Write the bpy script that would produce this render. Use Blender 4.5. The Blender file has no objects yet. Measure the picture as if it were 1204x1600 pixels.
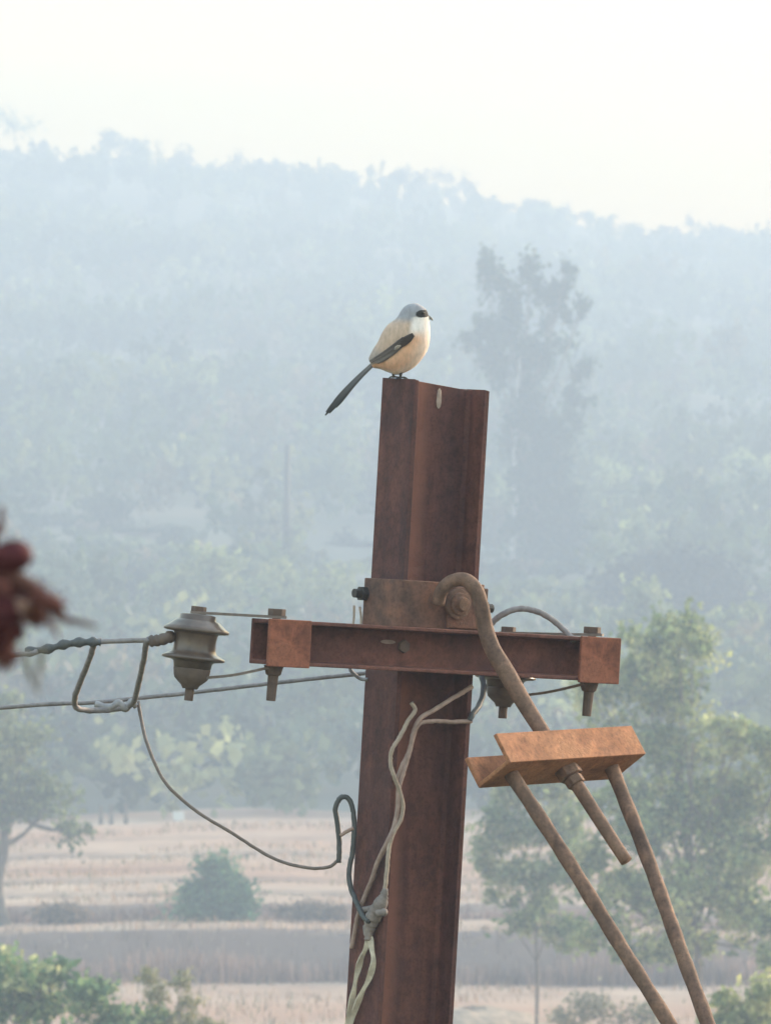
import bpy, math
import numpy as np
from mathutils import Vector

# ------------------------------------------------------------------ camera, sky, sun, exposure
scene = bpy.context.scene
F_PX, CX, CY, HORIZON = 11520.0, 602.0, 800.0, 950.0      # photograph pixels (1204 x 1600)
CAM = np.array([0.0, 0.0, 8.5])
PITCH = math.atan((HORIZON - CY) / F_PX)
POLE_D = 12.0

cam_data = bpy.data.cameras.new('camera')
cam = bpy.data.objects.new('camera', cam_data)
scene.collection.objects.link(cam)
cam.location = CAM
cam.rotation_euler = (math.pi / 2 + PITCH, 0, 0)
cam_data.sensor_fit = 'VERTICAL'
cam_data.sensor_height = 24.0
cam_data.sensor_width = 18.06
cam_data.lens = 24.0 * F_PX / 1600.0
cam_data.clip_start = 0.5
cam_data.clip_end = 8000
cam_data.dof.use_dof = True
cam_data.dof.focus_distance = 11.95
cam_data.dof.aperture_fstop = (cam_data.lens) / 8.0        # an 8 mm wide pupil
scene.camera = cam

SUN_AZ, SUN_EL = math.radians(51), math.radians(15)
world = bpy.data.worlds.new('World')
scene.world = world
world.use_nodes = True
wn = world.node_tree
sky = wn.nodes.new('ShaderNodeTexSky')
sky.sky_type = 'NISHITA'
sky.sun_disc = False
sky.sun_elevation = SUN_EL
sky.sun_rotation = SUN_AZ
sky.altitude = 300
sky.air_density = 2.2
sky.dust_density = 2.5
sky.ozone_density = 1.6
bg = wn.nodes['Background']
bg.inputs['Strength'].default_value = 0.15
wn.links.new(sky.outputs['Color'], bg.inputs['Color'])

sun_data = bpy.data.lights.new('sun', 'SUN')
sun_data.energy = 1.6
sun_data.angle = math.radians(14)
sun_data.color = (1.0, 0.86, 0.70)
sun = bpy.data.objects.new('sun', sun_data)
scene.collection.objects.link(sun)
sd = Vector((math.sin(SUN_AZ) * math.cos(SUN_EL), math.cos(SUN_AZ) * math.cos(SUN_EL), math.sin(SUN_EL)))
sun.rotation_euler = (-sd).to_track_quat('-Z', 'Y').to_euler()
sun.location = (0, 0, 60)

vs = scene.view_settings
vs.view_transform = 'Standard'
vs.look = 'None'
vs.gamma = 1.0
vs.use_curve_mapping = False
vs.exposure = 2.06
scene.cycles.use_denoising = True
scene.cycles.max_bounces = 6
scene.cycles.diffuse_bounces = 3
scene.cycles.volume_bounces = 2
scene.cycles.sample_clamp_indirect = 8.0

HAZE_DENSITY = 0.0027
HAZE_COLOR = (0.50, 0.605, 0.785, 1)

# ------------------------------------------------------------------ helpers
def px(x, y, d):
    """point on the photograph's ray through (x, y) that lies d metres ahead (world Y)"""
    cx, cy = (x - CX) / F_PX, (CY - y) / F_PX
    dy, dz = math.cos(PITCH) - cy * math.sin(PITCH), math.sin(PITCH) + cy * math.cos(PITCH)
    t = d / dy
    return CAM + np.array([cx * t, d, dz * t])

def link(o):
    scene.collection.objects.link(o)
    return o

def thing(name, loc, label, cat, group=None):
    o = link(bpy.data.objects.new(name, None))
    o.empty_display_size = 0.2
    o.location = tuple(loc)
    tag(o, label, cat, group)
    return o

def tag(o, label=None, cat=None, group=None, kind=None):
    if label: o['label'] = label
    if cat: o['category'] = cat
    if group: o['group'] = group
    if kind: o['kind'] = kind
    return o

def wloc(o):
    p = np.zeros(3)
    while o is not None:
        p = p + np.array(o.location)
        o = o.parent
    return p

def mesh_obj(name, V, Fs, mat, parent=None, smooth=False, color=None, origin=None):
    """V: (n,3) world coordinates; Fs: list of index lists or (m,4) array"""
    V = np.asarray(V, float)
    c = V.mean(0) if origin is None else np.asarray(origin, float)
    me = bpy.data.meshes.new(name)
    if isinstance(Fs, np.ndarray):
        k = Fs.shape[1]
        me.vertices.add(len(V))
        me.vertices.foreach_set('co', (V - c).ravel())
        me.loops.add(Fs.size)
        me.loops.foreach_set('vertex_index', Fs.astype(np.int32).ravel())
        me.polygons.add(len(Fs))
        me.polygons.foreach_set('loop_start', np.arange(0, Fs.size, k, dtype=np.int32))
        me.update(calc_edges=True)
    else:
        me.from_pydata((V - c).tolist(), [], [list(f) for f in Fs])
        me.update()
    if color is not None:
        a = me.color_attributes.new('tint', 'FLOAT_COLOR', 'POINT')
        col = np.ones((len(V), 4)); col[:, :3] = color
        a.data.foreach_set('color', col.ravel())
    if smooth:
        me.polygons.foreach_set('use_smooth', np.ones(len(me.polygons), bool))
    me.materials.append(mat)
    o = link(bpy.data.objects.new(name, me))
    if parent is not None:
        o.parent = parent
        o.location = tuple(c - wloc(parent))
    else:
        o.location = tuple(c)
    return o

def bevel(o, w, seg=2):
    m = o.modifiers.new('bevel', 'BEVEL')
    m.width = w; m.segments = seg; m.limit_method = 'ANGLE'; m.angle_limit = math.radians(40)
    return o

class MB:
    def __init__(s): s.V = []; s.F = []; s.n = 0
    def add(s, V, F):
        V = np.asarray(V, float)
        s.V.append(V); s.F += [[i + s.n for i in f] for f in F]; s.n += len(V)
        return s
    def box(s, c, a, b, d):
        """centre and three half-axis vectors"""
        c, a, b, d = map(np.asarray, (c, a, b, d))
        V = [c + i * a + j * b + k * d for i in (-1, 1) for j in (-1, 1) for k in (-1, 1)]
        F = [(0, 1, 3, 2), (4, 6, 7, 5), (0, 4, 5, 1), (2, 3, 7, 6), (0, 2, 6, 4), (1, 5, 7, 3)]
        if np.dot(np.cross(a, b), d) < 0: F = [f[::-1] for f in F]
        return s.add(V, F)
    def tube(s, P, r, n=10, cap=True):
        P = np.asarray(P, float)
        r = np.broadcast_to(np.asarray(r, float), (len(P),))
        T = np.gradient(P, axis=0); T /= np.linalg.norm(T, axis=1)[:, None] + 1e-12
        up = np.array([0, 0, 1.0])
        if abs(T[0] @ up) > .9: up = np.array([0, 1.0, 0])
        A = np.cross(T[0], up); A /= np.linalg.norm(A)
        V = []
        for i in range(len(P)):
            A = A - T[i] * (A @ T[i]); A /= np.linalg.norm(A)
            B = np.cross(T[i], A)
            for k in range(n):
                q = 2 * math.pi * k / n
                V.append(P[i] + r[i] * (math.cos(q) * A + math.sin(q) * B))
        F = []
        for i in range(len(P) - 1):
            for k in range(n):
                k2 = (k + 1) % n
                F.append((i * n + k, i * n + k2, (i + 1) * n + k2, (i + 1) * n + k))
        if cap:
            F.append(tuple(range(n))[::-1]); F.append(tuple((len(P) - 1) * n + k for k in range(n)))
        return s.add(V, F)
    def lathe(s, base, axis, prof, n=32):
        """prof: list of (height, radius)"""
        axis = np.asarray(axis, float); axis = axis / np.linalg.norm(axis)
        return s.tube_prof(base, axis, prof, n)
    def tube_prof(s, base, axis, prof, n):
        up = np.array([0, 1.0, 0]) if abs(axis[1]) < .9 else np.array([1.0, 0, 0])
        A = np.cross(axis, up); A /= np.linalg.norm(A); B = np.cross(axis, A)
        V = []
        for h, r in prof:
            for k in range(n):
                q = 2 * math.pi * k / n
                V.append(np.asarray(base) + h * axis + r * (math.cos(q) * A + math.sin(q) * B))
        F = []
        for i in range(len(prof) - 1):
            for k in range(n):
                k2 = (k + 1) % n
                F.append((i * n + k, i * n + k2, (i + 1) * n + k2, (i + 1) * n + k))
        F.append(tuple(range(n))[::-1]); F.append(tuple((len(prof) - 1) * n + k for k in range(n)))
        return s.add(V, F)
    def extrude(s, poly, vec):
        """closed polygon (k,3) swept along vec"""
        poly = np.asarray(poly, float); k = len(poly)
        V = np.vstack([poly, poly + np.asarray(vec)])
        F = [tuple(range(k))[::-1], tuple(range(k, 2 * k))]
        F += [(i, (i + 1) % k, k + (i + 1) % k, k + i) for i in range(k)]
        return s.add(V, F)
    def build(s, name, mat, parent=None, smooth=False, bev=0, origin=None):
        o = mesh_obj(name, np.vstack(s.V), s.F, mat, parent, smooth, origin=origin)
        import bmesh
        bm = bmesh.new(); bm.from_mesh(o.data)
        bmesh.ops.recalc_face_normals(bm, faces=bm.faces)
        bm.to_mesh(o.data); bm.free()
        if bev: bevel(o, bev)
        return o

def spline(P, per=8):
    P = np.asarray(P, float)
    Q = np.vstack([2 * P[0] - P[1], P, 2 * P[-1] - P[-2]])
    out = []
    for i in range(1, len(Q) - 2):
        for t in np.linspace(0, 1, per, endpoint=False):
            out.append(.5 * ((2 * Q[i]) + (-Q[i-1] + Q[i+1]) * t + (2*Q[i-1] - 5*Q[i] + 4*Q[i+1] - Q[i+2]) * t*t
                             + (-Q[i-1] + 3*Q[i] - 3*Q[i+1] + Q[i+2]) * t**3))
    out.append(P[-1])
    return np.array(out)

def pspline(L, per=8):
    return spline([px(*p) for p in L], per)

# value noise in numpy
def _h(ix, iy, seed):
    n = (ix.astype(np.int64) * 374761393 + iy.astype(np.int64) * 668265263 + seed * 69069) & 0x7fffffff
    n = ((n ^ (n >> 13)) * 1274126177) & 0x7fffffff
    return ((n ^ (n >> 16)) & 0xffff) / 65535.0
def vnoise(x, y, seed=0):
    x = np.asarray(x, float); y = np.asarray(y, float)
    x, y = np.broadcast_arrays(x, y)
    ix, iy = np.floor(x), np.floor(y); fx, fy = x - ix, y - iy
    fx = fx * fx * (3 - 2 * fx); fy = fy * fy * (3 - 2 * fy)
    a, b = _h(ix, iy, seed), _h(ix + 1, iy, seed)
    c, d = _h(ix, iy + 1, seed), _h(ix + 1, iy + 1, seed)
    return (a * (1 - fx) + b * fx) * (1 - fy) + (c * (1 - fx) + d * fx) * fy

# ------------------------------------------------------------------ materials
def new_mat(name):
    m = bpy.data.materials.new(name); m.use_nodes = True
    nt = m.node_tree
    return m, nt, nt.nodes['Principled BSDF']

def ramp(nt, stops):
    r = nt.nodes.new('ShaderNodeValToRGB')
    el = r.color_ramp.elements
    while len(el) < len(stops): el.new(0.5)
    for e, (p, c) in zip(el, stops):
        e.position = p; e.color = (*c, 1)
    return r

def noise(nt, scale, detail=5, vec=None, rough=.6):
    n = nt.nodes.new('ShaderNodeTexNoise')
    n.inputs['Scale'].default_value = scale; n.inputs['Detail'].default_value = detail
    n.inputs['Roughness'].default_value = rough
    if vec is not None: nt.links.new(vec, n.inputs['Vector'])
    return n

def obj_coords(nt, scale=(1, 1, 1)):
    t = nt.nodes.new('ShaderNodeTexCoord')
    m = nt.nodes.new('ShaderNodeMapping'); m.inputs['Scale'].default_value = scale
    nt.links.new(t.outputs['Object'], m.inputs['Vector'])
    return m.outputs['Vector']

def mixc(nt, fac, a, b, mode='MIX'):
    m = nt.nodes.new('ShaderNodeMix'); m.data_type = 'RGBA'; m.blend_type = mode
    for sock, v in ((m.inputs['Factor'], fac), (m.inputs['A'], a), (m.inputs['B'], b)):
        if hasattr(v, 'links'): nt.links.new(v, sock)
        elif isinstance(v, (int, float)): sock.default_value = v
        else: sock.default_value = (*v, 1)
    return m.outputs['Result']

def bump(nt, bsdf, h, strength, dist):
    b = nt.nodes.new('ShaderNodeBump')
    b.inputs['Strength'].default_value = strength; b.inputs['Distance'].default_value = dist
    nt.links.new(h, b.inputs['Height']); nt.links.new(b.outputs['Normal'], bsdf.inputs['Normal'])

def rust(name, dark, mid, orange, streak=(9, 9, 1.1), lo=.36, hi=.68, rough=.78, strip=None):
    m, nt, b = new_mat(name)
    v1 = obj_coords(nt, streak); v2 = obj_coords(nt)
    n1 = noise(nt, 2.6, 6, v1); n2 = noise(nt, 55, 5, v2, .7); n3 = noise(nt, 7, 4, v2)
    r = ramp(nt, [(lo, dark), ((lo + hi) / 2, mid), (hi, orange)])
    nt.links.new(n1.outputs['Fac'], r.inputs['Fac'])
    r2 = ramp(nt, [(.35, (.55, .5, .5)), (.65, (1.25, 1.15, 1.1))])
    nt.links.new(n2.outputs['Fac'], r2.inputs['Fac'])
    c = mixc(nt, .75, r.outputs['Color'], r2.outputs['Color'], 'MULTIPLY')
    r3 = ramp(nt, [(.42, (0, 0, 0)), (.7, (1, 1, 1))])
    nt.links.new(n3.outputs['Fac'], r3.inputs['Fac'])
    c = mixc(nt, r3.outputs['Color'], c, mixc(nt, .5, c, orange))
    n4 = noise(nt, 190, 3, v2, .55)
    r4 = ramp(nt, [(.34, (.70, .68, .68)), (.48, (1, 1, 1)), (.58, (1, 1, 1)), (.72, (1.22, 1.14, 1.08))])
    nt.links.new(n4.outputs['Fac'], r4.inputs['Fac'])
    c = mixc(nt, .8, c, r4.outputs['Color'], 'MULTIPLY')
    n5 = noise(nt, 16, 8, v2, .72)
    r5 = ramp(nt, [(.54, (0, 0, 0)), (.60, (1, 1, 1))])
    nt.links.new(n5.outputs['Fac'], r5.inputs['Fac'])
    c = mixc(nt, r5.outputs['Color'], c, mixc(nt, .55, c, dark))          # flaked darker scale with hard edges
    if strip is not None:                                                # a long lighter, more orange strip along the length
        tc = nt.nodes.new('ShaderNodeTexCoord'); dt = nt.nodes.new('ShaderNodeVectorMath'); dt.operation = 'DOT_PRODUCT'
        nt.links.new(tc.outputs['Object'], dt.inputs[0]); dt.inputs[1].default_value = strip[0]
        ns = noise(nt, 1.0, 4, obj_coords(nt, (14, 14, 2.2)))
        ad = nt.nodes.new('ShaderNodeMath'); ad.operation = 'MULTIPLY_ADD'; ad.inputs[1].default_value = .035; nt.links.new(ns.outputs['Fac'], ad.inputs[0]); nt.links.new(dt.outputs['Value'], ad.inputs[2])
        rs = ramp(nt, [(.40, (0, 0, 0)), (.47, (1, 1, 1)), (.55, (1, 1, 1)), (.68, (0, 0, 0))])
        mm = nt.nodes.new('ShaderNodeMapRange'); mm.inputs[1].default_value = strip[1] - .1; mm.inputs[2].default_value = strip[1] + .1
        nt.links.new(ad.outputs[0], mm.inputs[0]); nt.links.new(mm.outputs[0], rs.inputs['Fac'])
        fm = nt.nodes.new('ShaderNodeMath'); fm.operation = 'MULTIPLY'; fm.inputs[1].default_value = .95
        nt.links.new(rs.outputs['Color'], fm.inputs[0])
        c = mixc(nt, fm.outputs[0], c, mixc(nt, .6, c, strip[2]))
    nt.links.new(c, b.inputs['Base Color'])
    b.inputs['Roughness'].default_value = rough
    b.inputs['Metallic'].default_value = 0.1
    hs = nt.nodes.new('ShaderNodeMath'); hs.operation = 'MULTIPLY_ADD'; hs.inputs[1].default_value = .6
    nt.links.new(r5.outputs['Color'], hs.inputs[0]); nt.links.new(n2.outputs['Fac'], hs.inputs[2])
    bump(nt, b, hs.outputs[0], .6, .0018)
    return m

def simple(name, col, rough=.6, metal=0, var=.25, scale=60, bmp=.1, bdist=.001):
    m, nt, b = new_mat(name)
    n = noise(nt, scale, 4, obj_coords(nt))
    r = ramp(nt, [(.3, tuple(c * (1 - var) for c in col)), (.7, tuple(min(1, c * (1 + var)) for c in col))])
    nt.links.new(n.outputs['Fac'], r.inputs['Fac'])
    nt.links.new(r.outputs['Color'], b.inputs['Base Color'])
    b.inputs['Roughness'].default_value = rough; b.inputs['Metallic'].default_value = metal
    if bmp: bump(nt, b, n.outputs['Fac'], bmp, bdist)
    return m

def leafmat(name, trans=.5):
    m, nt, b = new_mat(name)
    at = nt.nodes.new('ShaderNodeAttribute'); at.attribute_name = 'tint'
    nt.links.new(at.outputs['Color'], b.inputs['Base Color'])
    b.inputs['Roughness'].default_value = .6
    tr = nt.nodes.new('ShaderNodeBsdfTranslucent')
    nt.links.new(at.outputs['Color'], tr.inputs['Color'])
    mx = nt.nodes.new('ShaderNodeMixShader'); mx.inputs[0].default_value = trans
    nt.links.new(b.outputs[0], mx.inputs[1]); nt.links.new(tr.outputs[0], mx.inputs[2])
    nt.links.new(mx.outputs[0], nt.nodes['Material Output'].inputs['Surface'])
    return m

def tintmat(name, rough=.8, bscale=0, bstr=.3, bdist=.001, streak=(1, 1, 1)):
    m, nt, b = new_mat(name)
    at = nt.nodes.new('ShaderNodeAttribute'); at.attribute_name = 'tint'
    nt.links.new(at.outputs['Color'], b.inputs['Base Color'])
    b.inputs['Roughness'].default_value = rough
    b.inputs['Sheen Weight'].default_value = .15
    if bscale:
        n = noise(nt, bscale, 4, obj_coords(nt, streak))
        r = ramp(nt, [(.3, (.82, .82, .82)), (.7, (1.12, 1.12, 1.12))])
        nt.links.new(n.outputs['Fac'], r.inputs['Fac'])
        nt.links.new(mixc(nt, 1.0, at.outputs['Color'], r.outputs['Color'], 'MULTIPLY'), b.inputs['Base Color'])
        bump(nt, b, n.outputs['Fac'], bstr, bdist)
    return m

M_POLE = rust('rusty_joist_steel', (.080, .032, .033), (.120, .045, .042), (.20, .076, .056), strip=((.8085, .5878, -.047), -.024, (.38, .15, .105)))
M_ARM = rust('rusty_channel_steel', (.11, .042, .038), (.16, .060, .049), (.24, .092, .066), streak=(3, 3, 3))
M_PLATE = rust('orange_rust_plate', (.21, .072, .045), (.31, .105, .062), (.38, .145, .088), streak=(4, 4, 4))
M_BRACKET = rust('bright_orange_rust', (.29, .115, .05), (.41, .17, .08), (.48, .23, .115), streak=(6, 6, 6))
M_ROD = rust('brown_rust_rod', (.13, .075, .055), (.22, .125, .09), (.32, .19, .13), streak=(12, 12, 4))
M_CLAMP = rust('brown_clamp_rust', (.11, .065, .055), (.17, .085, .065), (.27, .12, .075), streak=(5, 5, 5))
M_BOLT = simple('dark_bolt_steel', (.06, .05, .05), .6, .3)
M_PIN = simple('brown_pin_rust', (.12, .075, .06), .75)
M_PORC = simple('weathered_grey_porcelain', (.135, .092, .074), .28, var=.45, scale=22, bmp=.15, bdist=.002)
M_PORCD = simple('brown_cup_metal', (.13, .09, .075), .6, var=.4, scale=30)
M_ALU = simple('dull_aluminium_wire', (.285, .25, .255), .7, .15, scale=90)
M_DARKW = simple('dark_grey_cable', (.085, .085, .09), .55)
M_STRAP = simple('grey_strap_iron', (.20, .155, .14), .65, .1, scale=70)
M_PINKW = simple('faded_pinkish_wire', (.38, .26, .225), .75)
M_PALEW = simple('faded_beige_wire', (.42, .32, .265), .75)
M_STRIP = simple('pale_yellow_plastic', (.56, .47, .38), .6)
M_TAPE = simple('grey_green_tape', (.25, .205, .20), .8, var=.4, scale=50, bmp=.4, bdist=.003)
M_WHITE = simple('white_paint', (.78, .78, .76), .7, var=.06)
M_DROP = simple('chalky_white_dropping', (.40, .30, .26), .9)
M_BARK = simple('grey_brown_bark', (.16, .13, .11), .9, var=.4, scale=4, bmp=.5, bdist=.05)
M_PBARK = simple('pale_smooth_bark', (.52, .49, .46), .8, var=.25, scale=2, bmp=.2, bdist=.03)
M_LEAF = leafmat('leaf_tissue')
M_CONC = simple('weathered_pole_concrete', (.33, .33, .32), .85, var=.2, scale=3)
M_BIRD = tintmat('plumage', .85, 130, .5, .0025, (1.6, 1, .55))
M_FEATHER = tintmat('flight_feather', .6, 260, .3, .0006)
M_BEAK = simple('grey_horn_beak', (.20, .19, .18), .45)
M_LEG = simple('blackish_leg_skin', (.05, .045, .045), .6)
M_EYE = simple('glossy_dark_eye', (.012, .01, .01), .12, var=0, bmp=0)
M_TWIG = simple('reddish_brown_twig', (.11, .045, .036), .85)
M_BUD = simple('dark_red_bud_skin', (.09, .012, .018), .8, var=.4, scale=160, bmp=.4)
M_PETAL = tintmat('withered_red_petal', .7, 60, .3, .002)
M_ADO = simple('grey_galvanised_wire', (.35, .32, .33), .6, .3)

# ------------------------------------------------------------------ ground, hill
def gz(x, y):
    x = np.asarray(x, float); y = np.asarray(y, float)
    w = (vnoise(x / 9, x * 0, 3) - .5) * 2.6 + (vnoise(x / 2.2, x * 0, 4) - .5) * .8
    def st(y0, h, run, k=1.0):
        t = np.clip((y - y0 - w * k) / run, 0, 1)
        return h * t
    z = st(168, 1.05, .75) * (.86 + .28 * vnoise(x / 4, x * 0, 14)) + st(174.5, .36, .5, .8) + st(179, .12, .35, 1.2) + st(184.5, .13, .35) + st(190, .1, .35, .7) \
        + st(197, .13, .4) + st(207, .12, .5)
    z = z + (vnoise(x / 3, y / 3, 7) - .5) * .10 * (y > 60)
    return z

HILL0, RIDGE_Y = 224.0, 900.0
RIDGE = np.array([(-900, 185), (-300, 205), (0, 228), (100, 250), (240, 258), (330, 282), (440, 275), (560, 300), (640, 306), (750, 328),
                  (830, 335), (900, 350), (950, 372), (1080, 388), (1130, 384), (1204, 412), (1500, 455), (2200, 520), (3200, 560)], float)
def hz(x, y):
    x = np.asarray(x, float); y = np.asarray(y, float)
    pxx = CX + x / RIDGE_Y * F_PX
    R = 8.5 + (HORIZON - np.interp(pxx, RIDGE[:, 0], RIDGE[:, 1])) / F_PX * RIDGE_Y
    s = np.clip((y - HILL0) / (RIDGE_Y - HILL0), 0, 1.3)
    up = 1.8 + (R - 1.8) * s ** 1.28
    back = np.clip((y - RIDGE_Y) / 200, 0, 5)
    up = up - back * 26
    return up + (vnoise(x / 22, y / 30, 11) - .5) * 5 * np.minimum(s * 2.2, 1) * np.clip((RIDGE_Y - y) / 120 + .12, .12, 1)

def grid(xs, ys, zf):
    X, Y = np.meshgrid(xs, ys)
    V = np.stack([X, Y, zf(X, Y)], -1).reshape(-1, 3)
    nx, ny = len(xs), len(ys)
    i = (np.arange(ny - 1)[:, None] * nx + np.arange(nx - 1)[None]).ravel()
    return V, np.stack([i, i + 1, i + 1 + nx, i + nx], 1)

def ground_mat():
    m, nt, b = new_mat('dry_field_soil')
    v = obj_coords(nt)
    n1 = noise(nt, .22, 4, v); n2 = noise(nt, 1.6, 6, v, .7); n3 = noise(nt, .05, 3, obj_coords(nt, (.3, 1, 1)))
    r1 = ramp(nt, [(.3, (.38, .225, .16)), (.5, (.50, .335, .245)), (.72, (.62, .455, .335))])
    nt.links.new(n1.outputs['Fac'], r1.inputs['Fac'])
    r2 = ramp(nt, [(.3, (.7, .68, .66)), (.7, (1.15, 1.12, 1.1))])
    nt.links.new(n2.outputs['Fac'], r2.inputs['Fac'])
    c = mixc(nt, .8, r1.outputs['Color'], r2.outputs['Color'], 'MULTIPLY')
    r3 = ramp(nt, [(.48, (0, 0, 0)), (.6, (1, 1, 1))])
    nt.links.new(n3.outputs['Fac'], r3.inputs['Fac'])
    c = mixc(nt, r3.outputs['Color'], c, mixc(nt, .6, c, (.46, .22, .13)))
    # earth bank faces are bare grey-brown soil and roots
    g = nt.nodes.new('ShaderNodeNewGeometry'); sp = nt.nodes.new('ShaderNodeSeparateXYZ')
    nt.links.new(g.outputs['True Normal'], sp.inputs[0])
    mr = nt.nodes.new('ShaderNodeMapRange'); mr.inputs[1].default_value = .75; mr.inputs[2].default_value = .97
    mr.inputs[3].default_value = 1; mr.inputs[4].default_value = 0
    nt.links.new(sp.outputs['Z'], mr.inputs[0])
    c = mixc(nt, mr.outputs[0], c, (.27, .18, .15))
    # unseen nearer ground is coloured as dark scrub, added to cut bounced light
    tc = nt.nodes.new('ShaderNodeTexCoord'); s2 = nt.nodes.new('ShaderNodeSeparateXYZ')
    nt.links.new(tc.outputs['Object'], s2.inputs[0])
    m2 = nt.nodes.new('ShaderNodeMapRange'); m2.inputs[1].default_value = 104; m2.inputs[2].default_value = 136
    m2.inputs[3].default_value = 1; m2.inputs[4].default_value = 0
    yn = nt.nodes.new('ShaderNodeMath'); yn.operation = 'MULTIPLY_ADD'; yn.inputs[1].default_value = 46
    nt.links.new(noise(nt, .12, 6, v, .7).outputs['Fac'], yn.inputs[0]); nt.links.new(s2.outputs['Y'], yn.inputs[2])
    nt.links.new(yn.outputs[0], m2.inputs[0])
    rg = ramp(nt, [(.3, (.045, .055, .022)), (.7, (.11, .10, .055))])
    nt.links.new(n2.outputs['Fac'], rg.inputs['Fac'])
    c = mixc(nt, m2.outputs[0], c, rg.outputs['Color'])
    nt.links.new(c, b.inputs['Base Color']); b.inputs['Roughness'].default_value = .95
    bump(nt, b, n2.outputs['Fac'], .5, .12)
    return m

M_GROUND = ground_mat()
ys = np.concatenate([[-240, -100, -20], np.arange(0, 130, 10.), np.arange(130, 166, 1.), np.arange(166, 226, .16), np.arange(230, 420, 20.), [600, 900, 962]])
xs = np.concatenate([[-690, -300, -120, -60], np.arange(-52, 52.1, .65), [60, 120, 300, 690]])
V, Fq = grid(xs, ys, gz)
tag(mesh_obj('ground', V, Fq, M_GROUND, origin=(0, 0, 0)), 'pale dry terraced fields with low earth banks', kind='structure')

mh, nth, bh = new_mat('wooded_hill_soil')
nn = noise(nth, .08, 5, obj_coords(nth))
rr = ramp(nth, [(.3, (.11, .12, .075)), (.6, (.20, .18, .13)), (.8, (.34, .26, .19))])
nth.links.new(nn.outputs['Fac'], rr.inputs['Fac']); nth.links.new(rr.outputs['Color'], bh.inputs['Base Color'])
bh.inputs['Roughness'].default_value = .95
ys = np.concatenate([np.arange(HILL0, 420, 6.), np.arange(420, 965, 12.)])
xs = np.concatenate([[-420, -340, -260, -215], np.arange(-184, 184.1, 4.), [215, 260, 340, 420]])
V, Fq = grid(xs, ys, hz)
tag(mesh_obj('hill', V, Fq, mh, smooth=True, origin=(0, HILL0, 0)), 'long wooded hill sloping down to the right', kind='structure')

# ------------------------------------------------------------------ foliage
def quads(C, rng, size, up=.25, aspect=.62):
    """one kite-shaped leaf per centre"""
    n = len(C)
    T = rng.normal(size=(n, 3)); T[:, 2] -= up; T /= np.linalg.norm(T, axis=1)[:, None]
    B = np.cross(T, rng.normal(size=(n, 3))); B /= np.linalg.norm(B, axis=1)[:, None] + 1e-9
    s = (size * rng.uniform(.6, 1.35, n))[:, None]
    V = np.stack([C - T * s * .5, C + B * s * .5 * aspect - T * s * .08, C + T * s * .5, C - B * s * .5 * aspect - T * s * .08], 1)
    return V.reshape(-1, 3), np.arange(4 * n).reshape(-1, 4)

def clump_points(rng, clumps, n, sub=7, tight=.34):
    """clumps: (centre, radii); leaves gather in smaller sprays inside each clump"""
    vol = np.array([r[0] * r[1] * r[2] for _, r in clumps]) ** .75
    cnt = np.maximum((n * vol / vol.sum()).astype(int), 12)
    P, K = [], []
    for i, ((c, r), m) in enumerate(zip(clumps, cnt)):
        c, r = np.asarray(c), np.asarray(r)
        k = max(3, int(sub))
        D = rng.normal(size=(k, 3)); D /= np.linalg.norm(D, axis=1)[:, None]
        S = D * (rng.uniform(.25, 1, k) ** .6)[:, None] * .85
        w = rng.uniform(.4, 1.6, k)
        pick = rng.choice(k, m, p=w / w.sum())
        g = rng.normal(size=(m, 3)) * tight * rng.uniform(.5, 1.15, k)[pick][:, None]
        P.append(c + (S[pick] + g) * r); K.append(i * 50 + pick)
    return np.vstack(P), np.concatenate(K)

def tints(rng, K, cols, spread=.42):
    cols = np.asarray(cols, float)
    g = np.random.default_rng(5 + int(rng.integers(1000)))
    kmax = K.max() + 1
    t = g.uniform(0, 1, kmax)
    w = np.clip(t[K] + rng.normal(0, .22, len(K)), 0, .999) * (len(cols) - 1)
    i = w.astype(int); f = (w - i)[:, None]
    c = cols[i] * (1 - f) + cols[i + 1] * f
    return c * rng.uniform(1 - spread, 1 + spread, len(K))[:, None]

LEAFGAIN = 1.0
GREEN = [(.045, .075, .030), (.075, .110, .045), (.12, .15, .06)]
DARK = [(.030, .050, .030), (.050, .075, .040), (.08, .10, .055)]
OLIVE = [(.07, .085, .035), (.12, .13, .05), (.18, .18, .07)]
PALE = [(.20, .25, .09), (.30, .35, .14), (.40, .42, .20)]
BLUEG = [(.035, .045, .045), (.050, .062, .055), (.075, .085, .07)]
DRYB = [(.12, .085, .065), (.18, .13, .10), (.24, .18, .14)]
EUCA = [(.06, .075, .055), (.09, .11, .075), (.13, .14, .10)]

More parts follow.
